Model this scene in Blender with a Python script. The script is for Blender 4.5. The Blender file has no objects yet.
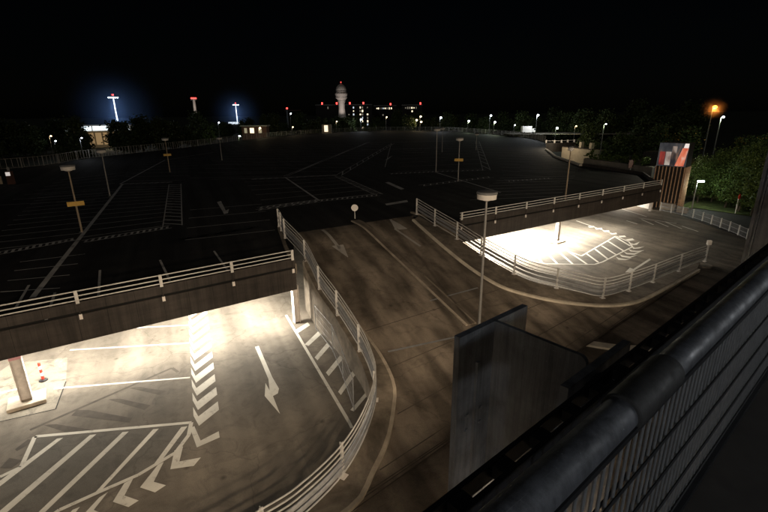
import bpy, bmesh, math, random
from mathutils import Vector, Matrix
random.seed(11)
rad = math.radians
SC = bpy.context.scene
COL = SC.collection

# ------------------------------------------------------------------ camera
F_PX = 448.0; PITCH = rad(17.7); ROLL = rad(0.6); EYE = 13.1
cam_d = bpy.data.cameras.new("camera"); cam = bpy.data.objects.new("camera", cam_d); COL.objects.link(cam)
FW = Vector((0, math.cos(PITCH), -math.sin(PITCH)))
UP0 = Vector((0, math.sin(PITCH), math.cos(PITCH))); RT0 = Vector((1, 0, 0))
RT = RT0 * math.cos(ROLL) - UP0 * math.sin(ROLL)
UPV = RT.cross(FW)
m = Matrix((RT, UPV, -FW)).transposed().to_4x4(); m.translation = (0, 0, EYE)
cam.matrix_world = m
cam_d.sensor_width = 36; cam_d.lens = 36 * F_PX / 768
cam_d.clip_start = 0.05; cam_d.clip_end = 5000
SC.camera = cam
SC.render.engine = 'CYCLES'
SC.cycles.max_bounces = 5; SC.cycles.diffuse_bounces = 3; SC.cycles.glossy_bounces = 2
SC.cycles.sample_clamp_indirect = 3.0
# ------------------------------------------------------------------ night sky, added moonlight, exposure
wd = bpy.data.worlds.new("World"); SC.world = wd; wd.use_nodes = True
nt = wd.node_tree; bg = nt.nodes['Background']
sky = nt.nodes.new('ShaderNodeTexSky'); sky.sky_type = 'NISHITA'; sky.sun_disc = False
MOON_EL, MOON_AZ = rad(38), rad(215)
sky.sun_elevation = MOON_EL; sky.sun_rotation = MOON_AZ
nt.links.new(sky.outputs[0], bg.inputs[0]); bg.inputs[1].default_value = 0.00016
sun = bpy.data.lights.new("moon_fill", 'SUN'); sun.energy = 0.115; sun.angle = rad(0.5); sun.color = (1.0, .97, .93)  # unseen moonlight, added as weak fill on deck lines, rails and trees
so = bpy.data.objects.new("moon_fill", sun); COL.objects.link(so)
sdir = Vector((math.sin(MOON_AZ) * math.cos(MOON_EL), math.cos(MOON_AZ) * math.cos(MOON_EL), math.sin(MOON_EL)))
so.rotation_euler = sdir.to_track_quat('Z', 'Y').to_euler(); so.location = sdir * 60
vs = SC.view_settings; vs.view_transform = 'Standard'; vs.look = 'None'; vs.exposure = 0; vs.gamma = 1; vs.use_curve_mapping = False

def lamp(kind, loc, power, color=(1, .82, .6), size=.15, size_y=None, rot=None, name='lamp_light', parent=None):
    l = bpy.data.lights.new(name, kind); l.energy = power; l.color = color
    if kind == 'AREA':
        l.shape = 'RECTANGLE'; l.size = size; l.size_y = size_y or size
    elif kind == 'SPOT':
        l.shadow_soft_size = size
    else: l.shadow_soft_size = size
    o = bpy.data.objects.new(name, l); o.location = loc
    if rot: o.rotation_euler = rot
    if parent: o.parent = parent
    COL.objects.link(o); return o

# ------------------------------------------------------------------ measuring helpers: a point of a known level seen at (px,py) of the 768x512 photo
def ray(px, py): return RT * (px - 384) - UPV * (py - 256) + FW * F_PX
def P(px, py, z=0.0):
    d = ray(px, py); t = (z - EYE) / d.z
    return Vector((d.x * t, d.y * t, z))
def AT(px, py, dist):          # a point of the far background, `dist` metres away on the ground
    d = ray(px, py); t = dist / math.hypot(d.x, d.y)
    return Vector((d.x * t, d.y * t, EYE + d.z * t))
DK = 4.1
N2 = (.616, -.788); Q0 = -30.6; QN = 19.2
def zr(x, y):
    s = (N2[0] * x + N2[1] * y - Q0) / QN
    if s < 0: f = 1
    elif s < .1: f = 1 - s * s / .2
    elif s < .92: f = 1 - (s - .05)
    else: f = max(0, .13 - (s - .92) + (s-.92)**2*1.9) if s < 1.18 else 0
    return DK * min(1, max(0, f))
def PR(px, py, off=0.0):
    lo, hi = 0.0, DK
    for _ in range(40):
        md = (lo + hi) / 2; p = P(px, py, md + off)
        if zr(p.x, p.y) < md: hi = md
        else: lo = md
    return P(px, py, (lo + hi) / 2 + off)

# ------------------------------------------------------------------ object helpers
class MB:
    def __init__(s): s.v = []; s.f = []
    def add(s, vs_, fs): b = len(s.v); s.v += [tuple(v) for v in vs_]; s.f += [tuple(i + b for i in f) for f in fs]; return s
    def box(s, c, size, ax=None, az=None):
        """centre, (sx,sy,sz), ax = local x axis on plan (unit vector)"""
        c = Vector(c); X = Vector(ax).normalized() if ax is not None else Vector((1, 0, 0))
        Z = Vector(az).normalized() if az is not None else Vector((0, 0, 1)); Y = Z.cross(X)
        h = [k / 2 for k in size]
        vv = [c + X * (a * h[0]) + Y * (b * h[1]) + Z * (d * h[2]) for d in (-1, 1) for a, b in ((-1, -1), (1, -1), (1, 1), (-1, 1))]
        return s.add(vv, [(3, 2, 1, 0), (4, 5, 6, 7), (0, 1, 5, 4), (1, 2, 6, 5), (2, 3, 7, 6), (3, 0, 4, 7)])
    def prism(s, pts, z0, z1):
        n = len(pts)
        area = sum(pts[i][0] * pts[(i + 1) % n][1] - pts[(i + 1) % n][0] * pts[i][1] for i in range(n))
        if area < 0: pts = pts[::-1]
        vv = [(p[0], p[1], z0) for p in pts] + [(p[0], p[1], z1) for p in pts]
        return s.add(vv, [tuple(range(n - 1, -1, -1)), tuple(range(n, 2 * n))] + [(i, (i + 1) % n, n + (i + 1) % n, n + i) for i in range(n)])
    def tube(s, a, b, r0, r1=None, n=10, cap=True):
        a = Vector(a); b = Vector(b); r1 = r0 if r1 is None else r1; d = (b - a).normalized()
        u = d.cross(Vector((0, 0, 1)) if abs(d.z) < .95 else Vector((1, 0, 0))).normalized(); v = d.cross(u)
        vv = [c + (u * math.cos(2 * math.pi * i / n) + v * math.sin(2 * math.pi * i / n)) * r for c, r in ((a, r0), (b, r1)) for i in range(n)]
        fs = [(i, (i + 1) % n, n + (i + 1) % n, n + i) for i in range(n)]
        if cap: fs += [tuple(range(n - 1, -1, -1)), tuple(range(n, 2 * n))]
        return s.add(vv, fs)
    def sweep(s, path, prof, closed=True):
        """profile (lateral to the right, up) carried along a path"""
        k = len(prof); vv = []; n = len(path)
        for i, p in enumerate(path):
            p = Vector(p); t = Vector(path[min(i + 1, n - 1)]) - Vector(path[max(i - 1, 0)]); t.z = 0; t.normalize()
            R_ = Vector((t.y, -t.x, 0))
            vv += [p + R_ * a + Vector((0, 0, b)) for a, b in prof]
        fs = []
        for i in range(n - 1):
            for j in range(k if closed else k - 1):
                j2 = (j + 1) % k
                fs.append((i * k + j, i * k + j2, (i + 1) * k + j2, (i + 1) * k + j))
        if closed: fs += [tuple(range(k - 1, -1, -1)), tuple((n - 1) * k + j for j in range(k))]
        return s.add(vv, fs)
    def lathe(s, c, prof, n=20):
        c = Vector(c); k = len(prof); vv = []
        for r, z in prof:
            vv += [c + Vector((r * math.cos(2 * math.pi * i / n), r * math.sin(2 * math.pi * i / n), z)) for i in range(n)]
        fs = [(j * n + i, j * n + (i + 1) % n, (j + 1) * n + (i + 1) % n, (j + 1) * n + i) for j in range(k - 1) for i in range(n)]
        fs += [tuple(range(n - 1, -1, -1)), tuple((k - 1) * n + i for i in range(n))]
        return s.add(vv, fs)
    def quad(s, *p): return s.add(p, [tuple(range(len(p)))])
    def build(s, name, mat, parent=None, smooth=False, bevel=0):
        me = bpy.data.meshes.new(name); me.from_pydata(s.v, [], s.f); me.validate(); me.update()
        bm = bmesh.new(); bm.from_mesh(me); bmesh.ops.recalc_face_normals(bm, faces=bm.faces)
        if bevel: bmesh.ops.bevel(bm, geom=list(bm.edges), offset=bevel, segments=2, affect='EDGES', clamp_overlap=True)
        bm.to_mesh(me); bm.free()
        me.materials.append(mat)
        o = bpy.data.objects.new(name, me); COL.objects.link(o)
        if parent:
            o.parent = parent; o.matrix_parent_inverse = Matrix.Translation(-parent.location) if parent.location.length else Matrix()
        if smooth:
            for p in me.polygons: p.use_smooth = True
            me.set_sharp_from_angle(angle=rad(40))
        return o
def tag(o, label, cat, group=None):
    o['label'] = label; o['category'] = cat
    if group: o['group'] = group
    return o
def struct(o): o['kind'] = 'structure'; return o
def thing(name, loc, label, cat, group=None):
    o = bpy.data.objects.new(name, None); o.location = loc; o.empty_display_size = .2; COL.objects.link(o)
    bpy.context.view_layer.update()
    return tag(o, label, cat, group)
def copy_tree(o, parent=None):
    c = o.copy(); COL.objects.link(c)
    if parent: c.parent = parent
    for ch in list(o.children): copy_tree(ch, c)
    return c
def circ(r, n=8): return [(r * math.cos(2 * math.pi * i / n), r * math.sin(2 * math.pi * i / n)) for i in range(n)]
def smooth_path(pts, per=6):
    pts = [Vector(p) for p in pts]; out = []
    for i in range(len(pts) - 1):
        p0 = pts[max(i - 1, 0)]; p1 = pts[i]; p2 = pts[i + 1]; p3 = pts[min(i + 2, len(pts) - 1)]
        for k in range(per):
            t = k / per
            out.append(.5 * ((2 * p1) + (p2 - p0) * t + (2 * p0 - 5 * p1 + 4 * p2 - p3) * t * t + (3 * p1 - p0 - 3 * p2 + p3) * t ** 3))
    return out + [pts[-1]]
def resample(pts, n):
    L = [0]
    for a, b in zip(pts, pts[1:]): L.append(L[-1] + (b - a).length)
    out = []; j = 0
    for i in range(n):
        d = L[-1] * i / (n - 1)
        while j < len(L) - 2 and L[j + 1] < d: j += 1
        f = (d - L[j]) / max(1e-6, L[j + 1] - L[j]); out.append(pts[j].lerp(pts[j + 1], min(1, f)))
    return out
def offset_path(path, d):
    out = []; n = len(path)
    for i, p in enumerate(path):
        t = path[min(i + 1, n - 1)] - path[max(i - 1, 0)]; t.z = 0; t.normalize()
        out.append(Vector((p.x + t.y * d, p.y - t.x * d, p.z)))
    return out

# ------------------------------------------------------------------ materials
def new_mat(name):
    m_ = bpy.data.materials.new(name); m_.use_nodes = True; t = m_.node_tree
    return m_, t, t.nodes['Principled BSDF']
def noise(t, co, scale, detail=4, rough=.6, dist=0):
    n = t.nodes.new('ShaderNodeTexNoise'); n.inputs['Scale'].default_value = scale; n.inputs['Detail'].default_value = detail
    n.inputs['Roughness'].default_value = rough; n.inputs['Distortion'].default_value = dist
    t.links.new(co, n.inputs['Vector']); return n.outputs['Fac']
def ramp(t, fac, stops):
    r = t.nodes.new('ShaderNodeValToRGB'); e = r.color_ramp.elements
    while len(e) < len(stops): e.new(.5)
    for el, (p, c) in zip(e, stops): el.position = p; el.color = (*c, 1) if len(c) == 3 else c
    t.links.new(fac, r.inputs[0]); return r.outputs[0]
def g(v): return (v, v, v)
def mix(t, a, b, fac=None, mode='MULTIPLY', f=1.0):
    n = t.nodes.new('ShaderNodeMix'); n.data_type = 'RGBA'; n.blend_type = mode; n.inputs[0].default_value = f
    if fac is not None: t.links.new(fac, n.inputs[0])
    for s_, i in ((a, 6), (b, 7)):
        if isinstance(s_, tuple): n.inputs[i].default_value = (*s_[:3], 1)
        else: t.links.new(s_, n.inputs[i])
    return n.outputs[2]
def coords(t, scale=(1, 1, 1), rotz=0):
    c = t.nodes.new('ShaderNodeTexCoord'); mp = t.nodes.new('ShaderNodeMapping')
    mp.inputs['Scale'].default_value = scale; mp.inputs['Rotation'].default_value = (0, 0, rotz)
    if rotz and scale != (1, 1, 1):
        m2 = t.nodes.new('ShaderNodeMapping'); m2.inputs['Rotation'].default_value = (0, 0, rotz); mp.inputs['Rotation'].default_value = (0, 0, 0)
        t.links.new(c.outputs['Object'], m2.inputs[0]); t.links.new(m2.outputs[0], mp.inputs[0])
    else: t.links.new(c.outputs['Object'], mp.inputs[0])
    return mp.outputs[0]
def bump(t, bs, h, strength=.3, dist=.01):
    b = t.nodes.new('ShaderNodeBump'); b.inputs['Strength'].default_value = strength; b.inputs['Distance'].default_value = dist
    t.links.new(h, b.inputs['Height']); t.links.new(b.outputs[0], bs.inputs['Normal'])
def surf(name, col, rough=.7, var=.25, scale=3.0, metal=0.0, grime=0.0, bmp=.15, spec=.3):
    m_, t, b = new_mat(name); co = coords(t)
    c = ramp(t, noise(t, co, scale, 6, .65), [(.3, tuple(k * (1 - var) for k in col)), (.7, tuple(min(1, k * (1 + var)) for k in col))])
    if grime:
        c = mix(t, c, ramp(t, noise(t, co, scale * .23, 5, .7, .6), [(.35, g(1 - grime)), (.6, g(1))]))
    t.links.new(c, b.inputs['Base Color']); b.inputs['Roughness'].default_value = rough; b.inputs['Metallic'].default_value = metal
    b.inputs['Specular IOR Level'].default_value = spec
    if bmp: bump(t, b, noise(t, co, scale * 9, 3), bmp, .004)
    return m_
def emit(name, col, strength):
    m_, t, b = new_mat(name); b.inputs['Base Color'].default_value = (*[k * .6 for k in col], 1)
    b.inputs['Emission Color'].default_value = (*col, 1); b.inputs['Emission Strength'].default_value = strength
    return m_

AXIS = math.atan2(-.914, .407)         # the ramp and the parking grid run this way
def pavement(name, lo, hi, stain=.55, streak=.6, grooves=0.0, seams=None, spec=.2, rough=.8):
    """asphalt / concrete: large patches, tyre streaks along the lanes, dark drips, fine grit, optional grooves across"""
    m_, t, b = new_mat(name); co = coords(t)
    c = ramp(t, noise(t, co, .22, 8, .68, .5), [(.3, lo), (.72, hi)])
    c = mix(t, c, ramp(t, noise(t, co, 1.1, 6, .7, .9), [(.33, g(1 - stain)), (.52, g(1.0))]))
    c = mix(t, c, ramp(t, noise(t, co, 38, 3, .8), [(.25, g(.66)), (.75, g(1.3))]))
    if streak:
        cs = coords(t, (.03, .8, 1), -AXIS)
        c = mix(t, c, ramp(t, noise(t, cs, 1.1, 2, .5), [(.36, g(1 - streak)), (.64, g(1.1))]))
    v = t.nodes.new('ShaderNodeTexVoronoi'); v.inputs['Scale'].default_value = .55; t.links.new(co, v.inputs['Vector'])
    c = mix(t, c, ramp(t, v.outputs['Distance'], [(.02, g(.5)), (.09, g(1))]))
    vc = t.nodes.new('ShaderNodeTexVoronoi'); vc.feature = 'DISTANCE_TO_EDGE'; vc.inputs['Scale'].default_value = .16
    nz = t.nodes.new('ShaderNodeTexNoise'); nz.inputs['Scale'].default_value = .9; nz.inputs['Detail'].default_value = 6; t.links.new(co, nz.inputs['Vector'])
    ad = t.nodes.new('ShaderNodeVectorMath'); ad.operation = 'MULTIPLY_ADD'; ad.inputs[1].default_value = (1.6, 1.6, 0)
    t.links.new(nz.outputs['Color'], ad.inputs[0]); t.links.new(co, ad.inputs[2]); t.links.new(ad.outputs[0], vc.inputs['Vector'])
    c = mix(t, c, ramp(t, vc.outputs['Distance'], [(.001, g(.72)), (.005, g(1))]))
    h = noise(t, co, 60, 2)
    if grooves:
        w = t.nodes.new('ShaderNodeTexWave'); w.inputs['Scale'].default_value = 1.9; w.inputs['Distortion'].default_value = .5
        w.inputs['Detail'].default_value = 2
        t.links.new(coords(t, (1, 1, 1), -AXIS), w.inputs['Vector'])
        c = mix(t, c, ramp(t, w.outputs['Fac'], [(.2, g(1 - grooves)), (.8, g(1.05))])); h = w.outputs['Fac']
    vp = t.nodes.new('ShaderNodeTexVoronoi'); vp.distance = 'CHEBYCHEV'; vp.inputs['Scale'].default_value = .07; t.links.new(coords(t, (1, .45, 1.0001), -AXIS), vp.inputs['Vector'])
    sx = t.nodes.new('ShaderNodeSeparateColor'); t.links.new(vp.outputs['Color'], sx.inputs[0])
    c = mix(t, c, ramp(t, sx.outputs[0], [(.0, g(.78)), (1, g(1.12))]))
    t.links.new(c, b.inputs['Base Color']); b.inputs['Roughness'].default_value = rough; b.inputs['Specular IOR Level'].default_value = spec
    bump(t, b, h, .35, .012)
    return m_
def worn_metal(name, col, scratch, rough=.45, metal=.2):
    """painted steel with long scratches, rubbed patches, dust specks and run-down dirt"""
    m_, t, b = new_mat(name); co = coords(t)
    c = ramp(t, noise(t, co, 5, 7, .7, .4), [(.3, tuple(k * .62 for k in col)), (.7, tuple(k * 1.3 for k in col))])
    c = mix(t, c, ramp(t, noise(t, coords(t, (9, 9, .5)), 2.2, 6, .75), [(.36, g(.5)), (.6, g(1.1))]))
    sc_ = ramp(t, noise(t, coords(t, (1.5, 60, 60), -rad(40)), 3, 4, .7, .3), [(.66, g(0)), (.73, g(1))])
    c = mix(t, c, scratch, fac=sc_, mode='MIX')
    sp_ = ramp(t, noise(t, co, 140, 2, .6), [(.70, g(0)), (.76, g(1))]); c = mix(t, c, tuple(min(1, k * 1.6) for k in scratch), fac=sp_, mode='MIX')
    t.links.new(c, b.inputs['Base Color']); b.inputs['Metallic'].default_value = metal
    t.links.new(ramp(t, noise(t, co, 9, 5, .7), [(.3, g(rough - .12)), (.7, g(rough + .25))]), b.inputs['Roughness'])
    bump(t, b, noise(t, co, 60, 4, .7), .25, .002); return m_
def paint(name, col, under, wear=.5, scale=2.6):
    m_, t, b = new_mat(name); co = coords(t)
    n1 = noise(t, co, scale, 8, .75, .3); n2 = noise(t, co, 45, 2, .8)
    a = t.nodes.new('ShaderNodeMath'); a.operation = 'MULTIPLY_ADD'; a.inputs[1].default_value = .35; t.links.new(n2, a.inputs[0]); t.links.new(n1, a.inputs[2])
    f = ramp(t, a.outputs[0], [(wear * .9 + .1, g(0)), (wear * .9 + .28, g(1))])
    c = mix(t, under, col, fac=f, mode='MIX')
    c = mix(t, c, ramp(t, noise(t, co, .6, 4), [(.3, g(.75)), (.7, g(1.05))]))
    t.links.new(c, b.inputs['Base Color']); b.inputs['Roughness'].default_value = .7; b.inputs['Specular IOR Level'].default_value = .25
    return m_

M = {}
M['lower'] = pavement('lower_asphalt', (.118, .103, .085), (.228, .199, .163), .26, .28)
M['ramp'] = pavement('ramp_concrete', (.155, .130, .104), (.292, .246, .199), 0.32, .58, grooves=0)
M['patch'] = pavement('concrete_patch', (.16, .145, .12), (.32, .29, .24), .45, streak=0)
M['island'] = pavement('island_asphalt', (.10, .092, .08), (.165, .152, .132), .3, streak=0)
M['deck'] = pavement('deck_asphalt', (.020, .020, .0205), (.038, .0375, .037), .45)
M['oldpaint'] = surf('blacked_out_marking', (.062, .052, .042), .85, .3, 2.2)
M['kerb'] = surf('kerb_concrete', (.40, .35, .285), .8, .22, 1.6, grime=.4)
M['kerb_light'] = surf('pale_kerb_edge', (.66, .60, .49), .8, .18, 1.4, grime=.35)
M['strip'] = surf('kerb_strip_concrete', (.19, .163, .132), .85, .3, 1.6, grime=.55)
M['wallc'] = surf('ramp_side_concrete', (.25, .215, .17), .85, .25, 1.0, grime=.5)
M['white_paint'] = paint('white_road_paint', (.62, .6, .54), (.15, .125, .1), .36)
M['deck_paint'] = paint('worn_deck_paint', (.46, .46, .45), (.042, .042, .042), .40, .9)
M['ramp_paint'] = paint('worn_ramp_paint', (.42, .40, .37), (.15, .12, .095), .36)
M['rail'] = surf('galvanised_rail', (.60, .60, .58), .45, .12, 6, 0, .15, spec=.5)
M['rrail'] = surf('ramp_rail_steel', (.58, .58, .57), .45, .16, 4, .2, .25, spec=.5)
M['guard'] = surf('guard_beam_steel', (.30, .31, .325), .42, .16, 4, .35, .25, spec=.5)
M['fascia'] = surf('dark_fascia_sheet', (.036, .030, .027), .55, .3, .8, 0, .5)
def sheetmat():
    m_, t, b = new_mat('dark_fascia_sheet'); co = coords(t); cr_ = coords(t, (1, 1, 1), -rad(34))
    c = ramp(t, noise(t, coords(t, (.6, .6, 3)), .8, 6, .65), [(.3, (.024, .020, .018)), (.7, (.05, .042, .037))])
    c = mix(t, c, ramp(t, noise(t, coords(t, (2.2, 2.2, .12)), 1.6, 5, .7), [(.35, g(.5)), (.62, g(1.1))]))
    w = t.nodes.new('ShaderNodeSeparateXYZ'); t.links.new(cr_, w.inputs[0])
    a = t.nodes.new('ShaderNodeMath'); a.operation = 'DIVIDE'; a.inputs[1].default_value = 1.27; t.links.new(w.outputs[0], a.inputs[0])
    f = t.nodes.new('ShaderNodeMath'); f.operation = 'FRACT'; t.links.new(a.outputs[0], f.inputs[0])
    c = mix(t, c, ramp(t, f.outputs[0], [(.012, g(.2)), (.02, g(1))]))
    t.links.new(c, b.inputs['Base Color']); b.inputs['Roughness'].default_value = .5; b.inputs['Specular IOR Level'].default_value = .3
    return m_
M['fascia'] = sheetmat()
M['gap'] = surf('black_recess', (.006, .006, .006), .9, .1, 1)
M['steel'] = surf('grey_painted_steel', (.76, .72, .69), .5, .12, 5, 0, .2)
M['pole'] = surf('lamp_pole_steel', (.24, .24, .235), .45, .12, 5, .3)
M['polewarm'] = surf('weathered_lamp_pole', (.27, .22, .16), .6, .15, 5)
M['cap'] = surf('lamp_cap_grey', (.13, .135, .14), .5, .1, 5)
M['diff'] = surf('lamp_diffuser_off', (.62, .6, .57), .4, .05, 5)
M['yellow'] = surf('yellow_sign_paint', (.60, .38, .08), .5, .1, 5)
M['pink'] = surf('pink_marker_band', (.66, .36, .40), .5, .1, 5)
M['red'] = surf('red_plastic', (.65, .05, .03), .45, .1, 5)
M['whitep'] = surf('white_plastic', (.75, .73, .7), .5, .05, 5)
M['black'] = surf('black_steel', (.012, .0125, .014), .5, .2, 8)
M['pipe'] = worn_metal('dark_blue_grey_handrail', (.085, .09, .102), (.16, .165, .17), .5, .15)
M['sleeve'] = worn_metal('rubber_sleeve', (.018, .0175, .017), (.035, .035, .035), .65, 0)
M['hsteel'] = worn_metal('primed_steel_plate', (.115, .121, .13), (.16, .165, .17), .55, .1)
M['grate'] = surf('steel_grating', (.17, .175, .18), .4, .15, 20, .3)
M['floor'] = surf('walkway_floor', (.035, .031, .027), .85, .35, 3)
M['bld'] = surf('garage_concrete', (.18, .165, .14), .85, .2, 1)
M['grass'] = surf('verge_grass', (.085, .115, .035), .95, .5, 1.5, 0, .4, .6)
M['field'] = surf('dark_ground_cover', (.03, .034, .022), .95, .4, .05)
M['road'] = pavement('road_asphalt', (.045, .045, .045), (.07, .07, .07), .2, 0)
M['bark'] = surf('tree_bark', (.07, .055, .04), .9, .3, 6)
M['slat'] = surf('brown_timber_slat', (.42, .27, .17), .65, .35, 3)
M['slatback'] = surf('dark_slat_backing', (.02, .017, .015), .8, .2, 3)
M['cream'] = surf('cream_render', (.38, .32, .24), .8, .12, 1.2, 0, .2)
M['glassdark'] = surf('dark_display_panel', (.035, .04, .05), .25, .3, 4, spec=.5)
M['blue'] = surf('blue_bin_plastic', (.02, .09, .35), .5, .1, 5)
M['brick'] = surf('dark_red_render', (.06, .028, .022), .8, .2, 1)
M['farwall'] = surf('far_building_render', (.018, .017, .017), .8, .15, .3)
M['tower'] = surf('tower_concrete', (.42, .38, .35), .7, .08, .2)
M['fence'] = surf('perimeter_fence_mesh', (.34, .33, .31), .6, .2, 3)
def leafmat(name, lo, hi):
    m_, t, b = new_mat(name)
    inf = t.nodes.new('ShaderNodeNewGeometry')
    c = ramp(t, inf.outputs['Random Per Island'], [(0, lo), (.6, tuple((a + b_) / 2 for a, b_ in zip(lo, hi))), (1, hi)])
    t.links.new(c, b.inputs['Base Color']); b.inputs['Roughness'].default_value = .6; b.inputs['Specular IOR Level'].default_value = .25
    b.inputs['Subsurface Weight'].default_value = 0
    return m_
M['leaf'] = leafmat('broadleaf_foliage', (.025, .05, .010), (.085, .125, .028))
M['leafdark'] = leafmat('dark_foliage', (.02, .034, .012), (.055, .075, .025))
M['lit_white'] = emit('cool_white_lamp', (.85, .93, 1.0), 9)
M['lit_warm'] = emit('warm_lamp', (1.0, .75, .42), 6)
M['lit_orange'] = emit('sodium_lamp', (1.0, .36, .05), 5)
M['lit_red'] = emit('red_obstruction_lamp', (1.0, .06, .05), 4)
M['lit_tube'] = emit('fluorescent_tube', (1.0, .86, .66), 12)
M['win_warm'] = emit('lit_warm_window', (1.0, .84, .58), 1.5)
M['win_dim'] = emit('dim_lit_window', (.9, .8, .62), .16)
M['win_cool'] = emit('cool_lit_window', (.80, .9, 1.0), .8)
M['hall_band'] = emit('lit_hall_roof_band', (.80, .93, 1.0), 1.7)
M['hall_wall'] = emit('lit_hall_glazing', (1.0, .68, .35), .16)
# ------------------------------------------------------------------ setting: ground
def sheet(pts, z, name, mat):
    return struct(MB().prism([(p[0], p[1]) for p in pts], z - .05, z).build(name, mat))
struct(MB().quad((-2500, -600, -.12), (2500, -600, -.12), (2500, 3500, -.12), (-2500, 3500, -.12)).build('ground', M['field']))
FA = rad(40); W = Vector((math.cos(FA), math.sin(FA), 0)); R = Vector((math.sin(FA), -math.cos(FA), 0))
def loc(r, b, z): return R * r + W * b + Vector((0, 0, z))
lower_pts = [(-70, -40), (34, -40), (48, 30), (42.5, 50.5), (38, 64), (10, 70), (-70, 70)]
sheet(lower_pts, 0.0, 'parking_ground', M['lower'])

# ramp with its flared foot
left_in = smooth_path([PR(*p) for p in ((297, 236), (320, 280), (345, 309), (362, 330), (380, 354), (392, 376), (396.5, 392), (396, 405), (390, 440), (374, 476), (352, 512))] + [Vector((-4.2, 9.6, 0)), Vector((-9.5, 5.6, 0))])
right_in = smooth_path([PR(*p) for p in ((412, 221), (440, 246), (470, 270), (500, 288), (530, 297.5), (556, 303), (580, 306), (610, 307.5), (640, 303), (672, 287), (700, 271))])
def onramp(v, dz=0): return Vector((v.x, v.y, zr(v.x, v.y) + dz))
TL, TR = left_in[0], right_in[0]
NL, NW = 70, 26
Lp = resample([Vector((-6.95, 34.4, DK))] + left_in, NL); Rp = resample([Vector((2.75, 40.3, DK))] + right_in, NL)
rm = MB(); vv = []
for a, b in zip(Lp, Rp):
    for k in range(NW + 1):
        q = a.lerp(b, k / NW); vv.append((q.x, q.y, zr(q.x, q.y) + .012))
rm.add(vv, [(i * (NW + 1) + k, i * (NW + 1) + k + 1, (i + 1) * (NW + 1) + k + 1, (i + 1) * (NW + 1) + k) for i in range(NL - 1) for k in range(NW)])
ro = rm.build('ramp', M['ramp'], smooth=True); struct(ro)
# road along the garage, at the foot of the ramp
foot = [Lp[-1], Rp[-1]]
sheet([(-9.6, 5.5), (27.9, 36.6), (40, 46), (46.5, 38), (8, 0), (-6, -6)], .006, 'road', M['ramp'])

def kerb_band(inner, outer, name, h, mat, wall=True, down=0.0):
    """raised strip between two paths with its side walls"""
    n = 60; I = resample(inner, n); O = resample(outer, n); k = MB(); vv = []
    for a, b in zip(I, O):
        za = zr(a.x, a.y); zb = zr(b.x, b.y)
        vv += [(a.x, a.y, za - .1), (a.x, a.y, za + h), (b.x, b.y, za + h), (b.x, b.y, down if wall else za - .1)]
    fs = [(4 * i + j, 4 * i + j + 1, 4 * i + j + 5, 4 * i + j + 4) for i in range(n - 1) for j in range(3)] + [(0, 1, 2, 3), (4 * n - 4, 4 * n - 3, 4 * n - 2, 4 * n - 1)]
    return struct(k.add(vv, fs).build(name, mat))
railL = [PR(*p) for p in ((306, 263), (320, 291), (338, 317), (360, 353), (371, 378), (376, 403), (366, 440), (344, 480))] + [P(306, 520, 0), P(266, 549, 0), Vector((-7.0, 8.3, 0)), Vector((-12, 5.6, 0))]
railLp = smooth_path(railL)
outL = offset_path(railLp, .24)
li = resample(left_in, 120)
kin = offset_path(li, .16)     # towards the left wall: path runs downhill, so its right-hand side
kerb_band(li, kin, 'kerb', .16, M['kerb'], wall=False)
oL = resample(outL, 120)
# the strip starts where the deck corner ends
kerb_band([p for p in kin if p.y < 30.5], [Vector((-5.3, 28.3, DK))] + oL, 'kerb_strip', .15, M['strip'])
railR = [PR(*p) for p in ((417, 216), (435, 227.5), (457, 241), (481, 257), (514, 276), (534, 284.5), (556, 290), (580, 296), (602, 300), (628, 293), (652, 284), (678, 273), (704, 263))]
railRp = smooth_path(railR)
ri = resample(right_in, 120); rk = offset_path(ri, -.22)
kerb_band(ri, rk, 'kerb', .16, M['kerb_light'], wall=False)
oR = resample(offset_path(railRp, -.3), 120)
kerb_band(rk, oR, 'kerb_strip', .15, M['strip'])
# rounded kerb nose at the end of the right railing
e0 = Vector((28.9, 37.3, 0))
struct(MB().lathe((28.05, 37.1, -.1), [(.62, 0), (.62, .25), (.58, .262)], 20).build('kerb', M['kerb']))
# kerb by the garage
k2 = smooth_path([P(*p, 0) for p in ((530, 331), (550, 336.5), (575, 342), (600, 346.5), (625, 349.5), (650, 350))])
struct(MB().sweep(k2, [(-.3, -.05), (-.3, .13), (.3, .13), (.3, -.05)]).build('kerb', M['kerb_light']))
# median between the two lanes
mt, mb_ = PR(355, 221), PR(471, 325)
ml = [mt.lerp(mb_, i / 24) for i in range(25)]
for off, wd_, nm, mt_ in ((0, .50, 'median', M['ramp']), (.32, .14, 'kerb', M['kerb']), (-.32, .14, 'kerb', M['strip'])):  # right kerb darker, left paler: the left-side highlight is put into the colours
    pth = [onramp(p) for p in offset_path(ml, off)]
    struct(MB().sweep(pth, [(-wd_ / 2, -.05), (-wd_ / 2, .09), (wd_ / 2, .09), (wd_ / 2, -.05)]).build(nm, mt_))

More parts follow.
